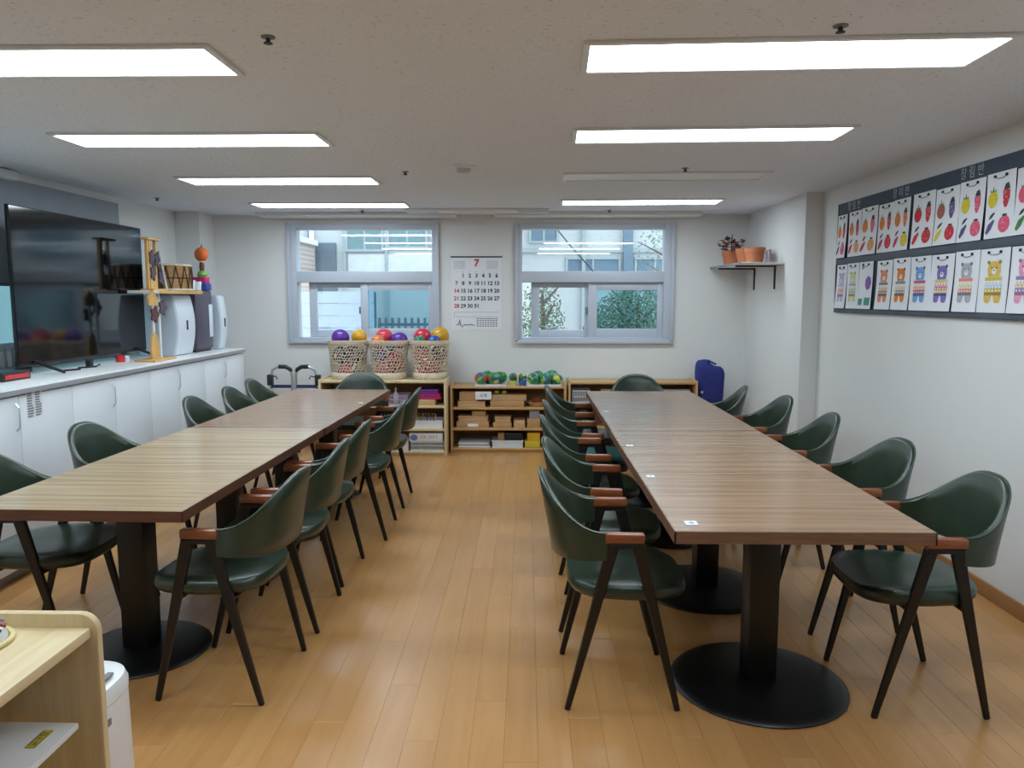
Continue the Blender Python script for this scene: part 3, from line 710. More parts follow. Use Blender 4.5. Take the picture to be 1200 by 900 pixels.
PAL = {}
def pc(r, g, b):
    nm = 'print_%02x%02x%02x' % (r, g, b)
    return mat(nm, (r, g, b), 0.75, var=0.12, scale=90)
OR, YE, RE, PK, PU, GR, DG = (222, 132, 48), (222, 200, 50), (204, 52, 66), (226, 92, 124), (98, 84, 130), (66, 128, 70), (44, 72, 66)
def sheet_thing(name, y0, y1, z0, z1, label, seed, group):
    w = abs(y1 - y0); r_ = random.Random(seed)
    t = thing(name, label, 'drawing', (XR - 0.0215, (y0 + y1) / 2, z0), R(-90), group)
    h = z1 - z0; curl = 0.004 + 0.012 * r_.random(); sk = (r_.random() - 0.5) * 0.02
    yf = lambda z: -curl * (1 - z / h) ** 2
    s = MB(); N = 8
    vs = []; fs = []
    for i in range(N + 1):
        z = h * i / N
        for x in (-w / 2, w / 2): vs.append((x + sk * (1 - z / h), yf(z), z))
    fs = [(2 * i, 2 * i + 1, 2 * i + 3, 2 * i + 2) for i in range(N)]
    nv = len(vs); vs += [(a, b + 0.0006, c) for a, b, c in vs]; fs += [tuple(q + nv for q in f[::-1]) for f in fs]
    s.add(vs, fs).build('sheet', M_PAPER, t)
    for x in (-0.2, 0.2):
        MB().lathe([(0.007, 0), (0.007, 0.006), (0.003, 0.008)], 10, (0, 0, 0)).build('clip', M_INK, t, loc=(x * w, yf(h - 0.02) - 0.001, h - 0.018)).rotation_euler = (PI / 2, 0, 0)
    k = MB().tube([(-0.2 * w, -0.004, h - 0.020), (-0.1 * w, -0.005, h - 0.030), (0.1 * w, -0.005, h - 0.030), (0.2 * w, -0.004, h - 0.020)], 0.002, 5)
    k.build('clip_wire', M_GREYINK, t)
    return t, w, h, yf
def fruit_sheet(y0, y1, cols, label, seed):
    t, w, h, yf = sheet_thing('fruit_drawing', y0, y1, 1.736, 2.035 + 0.004 * (seed % 3), label, seed, 'fruit colouring sheets in the upper row')
    r_ = random.Random(seed); k = MB(); ms = [pc(*c) for c in cols] + [pc(*GR), pc(*DG), M_PAPER]
    e = -0.0012
    # pineapple or orange fruit
    disc(k, -0.24 * w, 0.60 * h, 0.17 * w, 0.13 * h, e, 0, 18, yf)
    for dx in (-0.06, 0, 0.06): k.add([((-0.24 + dx - 0.035) * w, e + yf(0.71 * h) - 0.0004, 0.71 * h), ((-0.24 + dx + 0.035) * w, e + yf(0.71 * h) - 0.0004, 0.71 * h), ((-0.24 + dx * 1.8) * w, e + yf(0.8 * h) - 0.0004, (0.81 - abs(dx)) * h)], [(0, 1, 2)], 4)
    # tall berry
    pts = [(0.10, 0.70), (0.20, 0.74), (0.34, 0.70), (0.34, 0.58), (0.27, 0.46), (0.20, 0.44), (0.13, 0.52)]
    k.add([(u * w, e + yf(v * h), v * h) for u, v in pts], [tuple(range(len(pts)))], 1)
    k.add([(u * w, e + yf(v * h) - 0.0004, v * h) for u, v in ((0.12, 0.72), (0.34, 0.72), (0.28, 0.82), (0.18, 0.80))], [(0, 1, 2, 3)], 5)
    for q in range(10): disc(k, (0.13 + 0.18 * r_.random()) * w, (0.52 + 0.17 * r_.random()) * h, 0.012 * w, 0.008 * h, e - 0.0005, 6, 6, yf)
    # long dark fruit with leaf
    k.add([(u * w, e + yf(v * h), v * h) for u, v in ((-0.42, 0.10), (-0.36, 0.06), (-0.22, 0.14), (-0.12, 0.26), (-0.16, 0.29), (-0.34, 0.22))], [tuple(range(6))], 2)
    k.add([(u * w, e + yf(v * h), v * h) for u, v in ((-0.34, 0.29), (-0.24, 0.31), (-0.12, 0.38), (-0.16, 0.40), (-0.28, 0.36))], [tuple(range(5))], 5)
    # round fruit
    disc(k, 0.22 * w, 0.20 * h, 0.20 * w, 0.13 * h, e, 3, 18, yf)
    disc(k, 0.22 * w, 0.335 * h, 0.09 * w, 0.02 * h, e - 0.0004, 5, 10, yf)
    for q in range(6): disc(k, (0.12 + 0.2 * r_.random()) * w, (0.13 + 0.14 * r_.random()) * h, 0.012 * w, 0.007 * h, e - 0.0005, 6, 6, yf)
    k.build('print', ms, t)
def bear_sheet(y0, y1, main, s1, s2, label, seed):
    t, w, h, yf = sheet_thing('bear_drawing', y0, y1, 1.383, 1.690 - 0.002 * (seed % 3), label, seed, 'striped bear colouring sheets in the lower row')
    k = MB(); ms = [pc(*main), pc(*s1), pc(*s2), pc(*[int(c * 0.7) for c in main]), M_PAPER, M_INK]
    e = -0.0012; sc = 0.62
    def X(u): return u * w * sc
    k.add([(X(u), e + yf(v * h), v * h) for u, v in ((-0.30, 0.56), (0.30, 0.56), (0.36, 0.66), (0.32, 0.76), (0.15, 0.80), (-0.15, 0.80), (-0.32, 0.76), (-0.36, 0.66))], [tuple(range(8))], 0)
    for s_ in (-1, 1):
        disc(k, X(0.30 * s_), 0.785 * h, 0.09 * w * sc, 0.03 * h, e - 0.0003, 3, 10, yf)
        disc(k, X(0.13 * s_), 0.70 * h, 0.025 * w, 0.012 * h, e - 0.0006, 5, 8, yf)
    disc(k, 0, 0.645 * h, 0.075 * w, 0.05 * h, e - 0.0004, 4, 12, yf); disc(k, 0, 0.66 * h, 0.028 * w, 0.018 * h, e - 0.0008, 3, 8, yf)
    rows = [(0.50, 0.555, 1), (0.44, 0.50, 4), (0.38, 0.44, 2), (0.32, 0.38, 1), (0.27, 0.32, 3)]
    for a, b, m_ in rows: rect(k, X(-0.46), X(0.46), a * h, b * h, e, m_, yf)
    for row, (z, m_) in enumerate(((0.47, 2), (0.41, 4), (0.35, 4))):
        for i in range(5):
            c = X(-0.36 + 0.18 * i)
            k.add([(c - 0.035 * w, e + yf(z * h) - 0.0006, (z - 0.022) * h), (c + 0.035 * w, e + yf(z * h) - 0.0006, (z - 0.022) * h), (c, e + yf(z * h) - 0.0006, (z + 0.022) * h)], [(0, 1, 2)], m_)
    for s_ in (-1, 1): k.add([(X(u * s_), e + yf(v * h), v * h) for u, v in ((0.04, 0.27), (0.46, 0.27), (0.44, 0.18), (0.36, 0.15), (0.18, 0.15), (0.10, 0.18))], [tuple(range(6))], 0)
    k.build('print', ms, t)
UP = [(5.627, 5.472, (OR, RE, PU, PK), 'fruit colouring sheet with a magenta fruit, at the window end of the upper row'),
      (5.439, 5.246, (OR, (186, 60, 84), RE, (222, 160, 110)), 'fruit colouring sheet with slim orange pineapple and a peach, second in the upper row'),
      (5.238, 5.003, (OR, PK, RE, (224, 156, 96)), 'fruit colouring sheet with orange pineapple beside the first gap, third in the upper row'),
      (4.989, 4.789, (OR, RE, (170, 50, 90), RE), 'fruit colouring sheet with orange pineapple and round red apple, fourth in the upper row'),
      (4.787, 4.585, (OR, OR, RE, YE), 'fruit colouring sheet with orange fruits and yellow fruit, fifth in the upper row'),
      (4.553, 4.314, (RE, RE, RE, RE), 'all red fruit colouring sheet in the upper row'),
      (4.306, 4.078, ((170, 96, 90), PU, YE, RE), 'crowded fruit colouring sheet with purple and yellow fruit, upper row'),
      (4.072, 3.852, (YE, PK, PU, PK), 'fruit colouring sheet with yellow pineapple beside pink berry, eighth in the upper row'),
      (3.842, 3.622, (YE, RE, PU, PK), 'fruit colouring sheet with yellow pineapple beside red strawberry, ninth in the upper row'),
      (3.610, 3.400, (PK, RE, GR, YE), 'fruit colouring sheet with pink, green and yellow fruit, tenth in the upper row')]
for i, (a, b, c, lb) in enumerate(UP): fruit_sheet(a, b, c, lb, i)
SA, BLU, VI, GY, GO, LI = (226, 142, 110), (112, 160, 216), (128, 112, 184), (176, 178, 184), (220, 184, 90), (196, 180, 214)
LO = [(5.606, 5.435, LI, LI, (230, 140, 110), 'bear colouring sheet in faint lilac at the window end of the lower row'),
      (5.428, 5.243, (210, 210, 150), (170, 170, 200), (190, 200, 140), 'bear colouring sheet in faint olive, second in the lower row'),
      None,
      (4.974, 4.768, SA, (110, 140, 120), (226, 170, 130), 'salmon bear colouring sheet in the lower row'),
      (4.758, 4.548, OR, (120, 150, 180), (232, 190, 130), 'orange bear colouring sheet in the lower row'),
      (4.541, 4.320, BLU, (200, 90, 110), (226, 170, 120), 'blue bear with red stripes colouring sheet in the lower row'),
      (4.312, 4.085, VI, (214, 200, 120), (214, 110, 130), 'violet bear colouring sheet in the lower row'),
      (4.077, 3.862, GY, (226, 140, 120), (220, 210, 150), 'grey bear colouring sheet in the lower row'),
      (3.855, 3.622, GO, (206, 190, 70), (190, 210, 226), 'golden yellow bear colouring sheet in the lower row'),
      (3.612, 3.400, (228, 160, 190), (150, 130, 180), (230, 190, 150), 'pink bear colouring sheet in the lower row')]
for i, v in enumerate(LO):
    if v: bear_sheet(*v, seed=20 + i)
t, w, h, yf = sheet_thing('flower_drawing', 5.235, 5.032, 1.383, 1.690, 'sheet with purple flower and green lettering block in the lower row', 33, 'drawings in the lower row')
k = MB()
for q in range(7):
    a = 2 * PI * q / 7; disc(k, 0.22 * w + 0.10 * w * math.cos(a), 0.55 * h + 0.08 * h * math.sin(a), 0.12 * w, 0.07 * h, -0.0012 - 0.0002 * q, 0, 10, yf)
rect(k, -0.42 * w, -0.12 * w, 0.08 * h, 0.22 * h, -0.0012, 1, yf); rect(k, 0.02 * w, 0.42 * w, 0.08 * h, 0.24 * h, -0.0012, 1, yf)
rect(k, -0.30 * w, -0.16 * w, 0.85 * h, 0.97 * h, -0.0012, 2, yf)
k.build('print', [pc(134, 96, 170), pc(70, 150, 128), pc(140, 136, 150)], t)

# ------------------------------------------------------------------ calendar on the back wall
cl = thing('wall_calendar', 'paper wall calendar showing month 7 between the windows', 'calendar', (-0.484, YB, 1.145))
MB().box(-0.245, 0.245, -0.004, -0.001, 0.0, 0.70).build('sheet', M_PAPER, cl)
MB().box(-0.25, 0.25, -0.009, 0.0, 0.70, 0.712).build('top_bar', M_INK, cl)
bk, rd, gy = MB(), MB(), MB()
text_into(rd, '7', 0.095, 0.0, 0.645, -0.0045, bold=0.003)
for d in range(1, 32):
    c = d % 7; row = (d + 0) // 7
    x = -0.195 + 0.065 * c; z = 0.525 - 0.073 * row
    text_into(rd if c == 0 else bk, str(d), 0.052, x, z, -0.0045, bold=0.0018)
for i in range(7): text_into(gy, 'SMTWTFS'[i], 0.018, -0.195 + 0.065 * i, 0.562, -0.0045)
for x0 in (-0.22, 0.10):
    for i in range(5):
        for j in range(7): rect(gy, x0 + j * 0.016, x0 + j * 0.016 + 0.010, 0.66 - i * 0.016, 0.666 - i * 0.016, -0.0045, 0)
rect(gy, -0.22, 0.22, 0.172, 0.176, -0.0045, 0); rect(gy, -0.22, 0.22, 0.128, 0.131, -0.0045, 0); rect(gy, -0.22, -0.217, 0.128, 0.176, -0.0045, 0)
bk.tube([(-0.20, -0.006, 0.05), (-0.175, -0.006, 0.055), (-0.165, -0.006, 0.105), (-0.162, -0.006, 0.06), (-0.14, -0.006, 0.03), (-0.12, -0.006, 0.055), (-0.09, -0.006, 0.048), (-0.06, -0.006, 0.056), (-0.02, -0.006, 0.046)], 0.0035, 5)
for i in range(5):
    for j in range(8): rect(bk, 0.0 + j * 0.026, 0.018 + j * 0.026, 0.108 - i * 0.018, 0.1155 - i * 0.018, -0.0045, 0)
bk.build('black_print', M_INK, cl); rd.build('red_print', M_REDINK, cl); gy.build('grey_print', M_GREYINK, cl)

# ------------------------------------------------------------------ shelves under the windows
def open_shelf(label, x0, x1, y0, y1, h, boards, mw, th=0.02, rise=0.012, mid=None, back=True):
    t = thing('open_shelf', label, 'shelf', ((x0 + x1) / 2, (y0 + y1) / 2, 0), 0, 'low wooden shelves under the windows')
    hw, hd = (x1 - x0) / 2, (y1 - y0) / 2
    for s in (-1, 1):
        a = -hw if s < 0 else hw - th
        MB().box(a, a + th, -hd, hd, 0, h + rise).build('side_panel', mw, t, bevel=0.003)
    for z in boards: MB().box(-hw + th, hw - th, -hd + 0.003, hd - 0.014, z - th, z).build('shelf_board', mw, t, bevel=0.002)
    MB().box(-hw + th, hw - th, -hd + 0.003, hd - 0.014, h - th, h).build('top_board', mw, t, bevel=0.002)
    MB().box(-hw + th, hw - th, hd - 0.014, hd, 0.0, h).build('back_board', M_OAKBACK, t)
    MB().box(-hw + th, hw - th, -hd + 0.02, -hd + 0.035, 0.0, boards[0] - th).build('toe_board', mw, t)
    return t
HA, HB, HC = 0.70, 0.632, 0.675
open_shelf('birch three-tier shelf carrying the ball baskets', -1.91, -0.735, 6.97, 7.38, HA, [0.045, 0.256, 0.47], M_BIRCH)
open_shelf('oak-coloured three-tier shelf with cardboard boxes and green toys on top', -0.715, 0.375, 7.14, 7.47, HB, [0.045, 0.235, 0.432], M_OAK)
open_shelf('oak-coloured low shelf with white paper roll behind the board-side tables', 0.395, 1.60, 7.14, 7.47, HC, [0.045, 0.25, 0.47], M_OAK)

def carton(x0, x1, y, z0, z1, depth, m_, label, lid=True, note=None, cat='box'):
    t = thing('storage_box', label, cat, ((x0 + x1) / 2, y + depth / 2, z0 + 0.0005), 0, 'boxes on the low shelves')
    w = (x1 - x0) / 2; d = depth / 2; h = z1 - z0 - 0.001
    k = 0.72 if lid else 1.0
    MB().box(-w, w, -d, d, 0, h * k).build('body', m_, t, bevel=0.003)
    if lid: MB().box(-w - 0.004, w + 0.004, -d - 0.004, d, h * k, h).build('lid', m_, t, bevel=0.003)
    if note:
        n0, n1, nm = note
        q = MB(); rect(q, n0 * w, n1 * w, h * 0.18, h * 0.66, -d - 0.001, 0); q.build('paper_label', nm, t)
    return t
S1, S2, S3 = 0.432, 0.235, 0.045
yB = 7.17
carton(-0.645, -0.39, yB, S1, S1 + 0.055, 0.2, M_KRAFT2, 'pale kraft box at the bottom of the stack by the shelf side, top tier')
carton(-0.63, -0.46, yB, S1 + 0.055, S1 + 0.145, 0.2, M_KRAFT, 'kraft box on the pale box by the shelf side, top tier', False)
t = thing('sign_card', 'white card with dark lettering leaning on the stacked kraft boxes', 'card', (-0.405, yB - 0.012, S1 + 0.075))
MB().box(-0.075, 0.075, -0.004, 0.004, 0, 0.075).box(-0.075, 0.075, 0.004, 0.03, 0, 0.004).build('card', M_PAPER, t)
k = MB(); text_into(k, '시계', 0.038, 0.0, 0.035, -0.0046); k.build('lettering', M_INK, t)
carton(-0.34, -0.02, yB, S1, S1 + 0.062, 0.2, M_KRAFT, 'long kraft tray box at the bottom of the middle stack, top tier', False)
carton(-0.335, 0.0, yB + 0.005, S1 + 0.062, S1 + 0.118, 0.19, M_KRAFT2, 'long pale kraft box on the middle stack, top tier', False)
for i, x in enumerate((-0.28, -0.21)):
    o = MB().ball((0, 0, 0.02), 0.026, sz=0.8).build('wooden_bead', mat('lime_bead', (190, 190, 90), 0.5), loc=(x, yB + 0.06, S1 + 0.1185)); tag(o, 'yellow-green wooden ball on the long pale kraft box, ' + ('by the sign card' if i == 0 else 'away from the sign card'), 'ball', 'yellow-green balls on the kraft box')
t = thing('toy_bowl', 'shallow kraft tray with a red toy, top tier of the oak shelf', 'tray', (0.10, yB + 0.1, S1))
MB().lathe([(0.06, 0), (0.10, 0.045), (0.092, 0.045), (0.055, 0.008)], 20).build('bowl', M_KRAFT2, t)
MB().lathe([(0.03, 0.03), (0.045, 0.05), (0.02, 0.075)], 14).build('red_toy', mat('brick_red', (178, 74, 50), 0.5), t)
carton(-0.66, -0.355, yB, S2, S2 + 0.06, 0.22, M_KRAFT, 'wide kraft box with white label, middle tier of the oak shelf', False, (-0.3, 0.35, M_PAPER))
carton(-0.64, -0.365, yB + 0.004, S2 + 0.06, S2 + 0.11, 0.21, M_KRAFT2, 'pale kraft box on the white-labelled box, middle tier')
carton(-0.515, -0.385, yB + 0.01, S2 + 0.11, S2 + 0.158, 0.16, M_KRAFT, 'small kraft box topping the stack on the middle tier', False)
carton(-0.315, -0.14, yB, S2, S2 + 0.048, 0.2, M_KRAFT, 'small kraft box under another, centre of the middle tier', False)
carton(-0.295, -0.15, yB + 0.004, S2 + 0.048, S2 + 0.105, 0.18, M_KRAFT2, 'small pale kraft box on top of another, centre of the middle tier')
carton(-0.118, -0.012, yB, S2, S2 + 0.072, 0.2, M_KRAFT2, 'cube-like kraft box with dark dot, middle tier', False, (-0.15, 0.15, M_KRAFT))
carton(0.008, 0.13, yB, S2, S2 + 0.09, 0.2, M_KRAFT, 'kraft box next to the grey box, middle tier', False)
carton(0.03, 0.125, yB + 0.005, S2 + 0.09, S2 + 0.165, 0.16, M_GREYINK, 'grey box on a kraft box, middle tier', False)
def tray(x0, x1, y, z, h, d, m_, label, name='plastic_tray'):
    t = thing(name, label, 'tray', ((x0 + x1) / 2, y + d / 2, z + 0.0005), 0, 'trays on the low shelves')
    w = (x1 - x0) / 2; d2 = d / 2
    MB().box(-w, w, -d2, d2, 0, 0.004).box(-w, w, -d2, -d2 + 0.004, 0.004, h).box(-w, w, d2 - 0.004, d2, 0.004, h).box(-w, -w + 0.004, -d2, d2, 0.004, h).box(w - 0.004, w, -d2, d2, 0.004, h).build('tray_body', m_, t)
    MB().box(-w - 0.004, w + 0.004, -d2 - 0.005, -d2 - 0.0005, h - 0.01, h).build('rim', m_, t)
    return t
for i in range(4):
    o = MB().box(-0.15 + 0.004 * (i % 2), 0.15 - 0.006 * (i % 3), -0.11, 0.11, 0, 0.014).build('picture_book', [M_PAPER, M_GREYINK][i % 2], loc=(-0.495, yB + 0.12, S3 + 0.0005 + i * 0.015), bevel=0.002)
    tag(o, '%s flat white book in the pile on the bottom tier of the oak shelf' % ['lowest', 'second lowest', 'second highest', 'topmost'][i], 'book', 'white books on the bottom tier')
tray(-0.325, -0.03, yB, S3, 0.07, 0.2, M_APPL, 'pale grey plastic tray on the bottom tier of the oak shelf')
carton(-0.27, -0.21, yB + 0.04, S3 + 0.006, S3 + 0.135, 0.1, M_KRAFT, 'narrow kraft box standing in the pale grey tray', False)
carton(-0.205, -0.04, yB + 0.04, S3 + 0.006, S3 + 0.135, 0.1, M_DGREY, 'black box standing in the pale grey tray', False)
carton(-0.012, 0.13, yB, S3, S3 + 0.066, 0.2, mat('mustard_card', (206, 186, 50), 0.6), 'mustard box under the yellow box, bottom tier', False)
carton(0.01, 0.13, yB, S3 + 0.066, S3 + 0.142, 0.18, M_YELLOW, 'yellow box on the mustard box, bottom tier', False)

# birch shelf contents (seen beside the aisle chairs)
A1, A2, A3 = 0.47, 0.256, 0.045; yA = 7.0
def basket_tray(x0, x1, y, z, h, d, m_, label):
    t = thing('slotted_basket', label, 'basket', ((x0 + x1) / 2, y + d / 2, z + 0.0005), 0, 'slotted plastic baskets on the shelves')
    w = (x1 - x0) / 2; d2 = d / 2; k = MB().box(-w, w, -d2, d2, 0, 0.004)
    n = max(4, int(2 * w / 0.022))
    for yy in (-d2, d2 - 0.003):
        for zz in (0.004, h * 0.48, h - 0.012): k.box(-w, w, yy, yy + 0.003, zz, zz + 0.012)
        for i in range(n + 1):
            x = -w + (2 * w - 0.006) * i / n; k.box(x, x + 0.006, yy, yy + 0.003, 0.004, h)
    k.box(-w, -w + 0.003, -d2, d2, 0.004, h).box(w - 0.003, w, -d2, d2, 0.004, h).build('basket_body', m_, t)
    return t
t = basket_tray(-1.27, -1.09, yA, A1, 0.10, 0.2, mat('lilac_plastic', (206, 190, 212), 0.5), 'lilac slotted basket on the top tier of the birch shelf')
t = thing('glue_bottle', 'white bottle standing in the lilac basket', 'bottle', (-1.22, yA + 0.1, A1 + 0.005))
MB().lathe([(0.022, 0), (0.024, 0.01), (0.024, 0.09), (0.012, 0.105)], 14).build('body', M_WHITE, t); MB().lathe([(0.011, 0.105), (0.006, 0.15)], 12).build('nozzle', M_WHITE, t)
def folded(x0, x1, y, z, h, m_, label):
    t = thing('folded_cloth', label, 'cloth', ((x0 + x1) / 2, y + 0.1, z + 0.0005), 0, 'folded cloths on the birch shelf')
    w = (x1 - x0) / 2
    for i in range(2): MB().box(-w + 0.004 * i, w - 0.006 * i, -0.1, 0.1, i * h / 2, (i + 1) * h / 2 - 0.001).build('fold', m_, t, bevel=0.008)
carton(-1.02, -0.84, yA, A1, A1 + 0.055, 0.2, M_KRAFT2, 'pale kraft box under the magenta cloth, birch shelf', False)
folded(-1.005, -0.79, yA + 0.02, A1 + 0.055, 0.05, M_MAGENTA, 'folded magenta cloth on the birch shelf')
folded(-1.03, -0.81, yA + 0.02, A1 + 0.106, 0.04, M_PURPLE, 'folded purple cloth on top of the magenta one')
tray(-1.09, -0.77, yA, A2, 0.075, 0.22, M_WHITE, 'white pencil tray on the middle tier of the birch shelf')
pcols = [((206, 60, 60), 'red'), ((226, 190, 60), 'yellow'), ((60, 150, 80), 'green'), ((226, 130, 50), 'orange'), ((60, 90, 170), 'blue'), ((150, 70, 150), 'purple'), ((120, 80, 50), 'brown'), ((240, 150, 170), 'pink')]
for i, (c, nm) in enumerate(pcols):
    t = thing('coloured_pencil', nm + ' pencil leaning in the white pencil tray', 'pencil', (-1.02 + 0.03 * i, yA + 0.06, A2 + 0.006), 0, 'pencils in the white tray')
    dx = 0.035 + 0.004 * (i % 3)
    MB().tube([(0, 0, 0.002), (-dx, 0.02, 0.115)], 0.005, 6).build('shaft', mat('pencil_' + nm, c, 0.4), t)
    MB().tube([(-dx, 0.02, 0.115), (-dx * 1.12, 0.0225, 0.128)], [0.005, 0.001], 6).build('tip', M_BIRCH, t)
carton(-1.215, -1.105, yA, A2, A2 + 0.09, 0.2, M_GREYINK, 'grey box beside the pencil tray on the birch shelf', False)
basket_tray(-1.075, -0.765, yA, A3, 0.09, 0.22, M_WHITE, 'white slotted basket on the bottom tier of the birch shelf')
t = thing('game_box', 'white game box with coloured lettering lying on the slotted basket', 'box', (-0.93, yA + 0.11, A3 + 0.0915))
MB().box(-0.155, 0.155, -0.11, 0.11, 0, 0.075).build('box_body', M_PAPER, t, bevel=0.003)
k = MB()
for i, c in enumerate('ABCDEF'): text_into(k, c, 0.034, -0.04 + 0.028 * i, 0.04, -0.1108, i % 4)
disc(k, -0.11, 0.035, 0.035, 0.028, -0.1108, 4)
k.build('lettering', [pc(206, 60, 60), pc(60, 150, 80), pc(226, 170, 40), pc(70, 90, 180), pc(110, 140, 200)], t)
carton(-1.20, -1.095, yA, A3, A3 + 0.12, 0.2, M_WHITE, 'white box standing on the bottom tier of the birch shelf', False)
carton(-1.80, -1.50, yA, A1, A1 + 0.12, 0.22, M_DGREY, 'dark box on the top tier of the birch shelf behind the end chair', False)
# low oak shelf contents
basket_tray(0.43, 0.60, 7.16, 0.47, 0.125, 0.2, M_WHITE, 'white slotted basket on the low oak shelf')
t = thing('paper_roll', 'long white paper roll lying on the low oak shelf', 'paper roll', (1.13, 7.27, 0.47))
MB().tube([(-0.42, 0, 0.09), (0.42, 0, 0.09)], 0.036, 16).build('roll', M_PAPER, t)
MB().box(-0.40, 0.40, -0.05, 0.05, 0.0, 0.054).build('holder', M_DGREY, t, bevel=0.004)

# ------------------------------------------------------------------ ball baskets on the birch shelf
def lattice(n=40, rows=9, r0=0.155, r1=0.184, h=0.36, seed=1):
    rd_ = random.Random(seed); mb = MB()
    zs = [0.0, 0.065] + [0.065 + 0.255 * (i + 1) / rows for i in range(rows)] + [h]
    nz = len(zs)
    P = []
    for j, z in enumerate(zs):
        ring = []
        for i in range(n):
            a = 2 * PI * i / n + (0.10 * j)
            jz = 0.0; ja = 0.0
            if 1 < j < nz - 2: ja = rd_.uniform(-0.06, 0.06); jz = rd_.uniform(-0.010, 0.010)
            r = r0 + (r1 - r0) * z / h
            ring.append(Vector((r * math.cos(a + ja), r * math.sin(a + ja), z + jz)))
        P.append(ring)
    for j in range(nz - 1):
        for i in range(n):
            q = [P[j][i], P[j][(i + 1) % n], P[j + 1][(i + 1) % n], P[j + 1][i]]
            if j == 0 or j == nz - 2: mb.add(q, [(0, 1, 2, 3)]); continue
            if rd_.random() < 0.03: mb.add(q, [(0, 1, 2, 3)]); continue
            c = sum(q, Vector()) / 4
            # leaf-shaped hole along one diagonal
            fl = 0 if (i * 7 + j * 3 + rd_.randint(0, 1)) % 2 else 1
            kk = [0.90, 0.62] if fl else [0.62, 0.90]
            inn = [c + (p - c) * kk[t_ % 2] for t_, p in enumerate(q)]
            mb.add(q + inn, [(0, 1, 5, 4), (1, 2, 6, 5), (2, 3, 7, 6), (3, 0, 4, 7)])
    # floor disc
    mb.lathe([(r0 - 0.001, 0.0), (r0 - 0.001, 0.006)], n)
    return mb
blab = ['beside the walking frames', 'in the middle of the three', 'nearest the calendar']
inside = ['first', 'second', 'third']
BXs = (-1.676, -1.291, -0.907)
M_BALLS = {}
def ball_mat(nm, c): return mat('ball_' + nm, c, 0.22, var=0.03, spec=0.6)
bc = {'purple': (92, 46, 150), 'gold': (214, 160, 32), 'red': (206, 56, 74), 'blue': (32, 78, 168), 'green': (46, 120, 80), 'orange': (220, 120, 60), 'pink': (226, 100, 130), 'navy': (30, 40, 92)}
bcat = {}
def ball(nm, x, y, z, r, label):
    o = MB().ball((0, 0, r), r, 24, 14).build('toy_ball', ball_mat(nm, bc[nm]), loc=(x, y, z - r))
    tag(o, label, 'ball', 'toy balls in the lattice baskets')
    return o
tops = [[('purple', -0.045, -0.075, 0.378, 0.083), ('gold', 0.115, 0.01, 0.392, 0.072), ('navy', 0.055, -0.10, 0.315, 0.055)],
        [('orange', -0.115, -0.06, 0.345, 0.065), ('red', -0.035, 0.035, 0.372, 0.085), ('blue', 0.045, -0.115, 0.315, 0.05), ('purple', 0.10, 0.03, 0.365, 0.08)],
        [('green', -0.105, -0.085, 0.335, 0.06), ('red', -0.065, 0.06, 0.385, 0.085), ('blue', 0.06, -0.09, 0.348, 0.062), ('gold', 0.10, 0.06, 0.395, 0.085)]]
inner = [[('navy', -0.05, -0.05, 0.22, 0.08), ('navy', 0.07, 0.03, 0.20, 0.08), ('purple', 0.0, 0.06, 0.10, 0.08), ('pink', -0.02, -0.06, 0.09, 0.07)],
         [('blue', -0.07, -0.03, 0.21, 0.07), ('red', 0.06, -0.05, 0.17, 0.08), ('pink', -0.03, -0.03, 0.085, 0.075), ('red', 0.06, 0.06, 0.09, 0.07)],
         [('pink', -0.07, -0.02, 0.23, 0.08), ('red', -0.04, -0.06, 0.10, 0.08), ('navy', 0.08, 0.0, 0.22, 0.075), ('pink', 0.07, 0.05, 0.09, 0.08)]]
def relax(balls):
    P = [list(b[1:4]) for b in balls]; Rr = [b[4] for b in balls]
    for it in range(400):
        for a in range(len(P)):
            for b in range(a):
                d = [P[a][q] - P[b][q] for q in range(3)]; L = math.sqrt(sum(v * v for v in d)) or 1e-6; o = Rr[a] + Rr[b] + 0.001 - L
                if o > 0:
                    for q in range(3):
                        P[a][q] += d[q] / L * o * 0.5; P[b][q] -= d[q] / L * o * 0.5
        for a in range(len(P)):
            P[a][2] = max(P[a][2], Rr[a] + 0.008)
            if P[a][2] < 0.40:
                lim = 0.155 + 0.029 * min(P[a][2], 0.36) / 0.36 - 0.006 - Rr[a]; L = math.hypot(P[a][0], P[a][1])
                if L > lim: P[a][0] *= lim / L; P[a][1] *= lim / L
    return [(b[0], *p, b[4]) for b, p in zip(balls, P)]
for i, bx in enumerate(BXs):
    allb = relax(tops[i] + inner[i]); tops[i], inner[i] = allb[:len(tops[i])], allb[len(tops[i]):]
    t = thing('lattice_basket', 'cream plastic lattice basket full of balls, ' + blab[i], 'basket', (bx, 7.185, HA), 0, 'lattice baskets on the birch shelf')
    bo = lattice(seed=i + 3).build('lattice_wall', M_BASKET, t, angle=20)
    so = bo.modifiers.new('thickness', 'SOLIDIFY'); so.thickness = 0.005; so.offset = 0
    k = MB(); r = 0.184; k.tube([(r * math.cos(2 * PI * q / 44), r * math.sin(2 * PI * q / 44), 0.36) for q in range(45)], 0.006, 6); k.build('rim', M_BASKET, t)
    for nm, dx, dy, z, rr in tops[i]: ball(nm, bx + dx, 7.185 + dy, HA + z, rr, 'shiny %s ball on top of the lattice basket %s' % (nm, blab[i]))
    for q, (nm, dx, dy, z, rr) in enumerate(inner[i]): ball(nm, bx + dx, 7.185 + dy, HA + z, rr, '%s ball in the %s basket, %s layer, %s' % (nm, ['walking-frame side', 'middle', 'calendar side'][i], 'upper' if q < 2 else 'lower', 'by the lattice front' if dy < 0 else 'by the wall'))

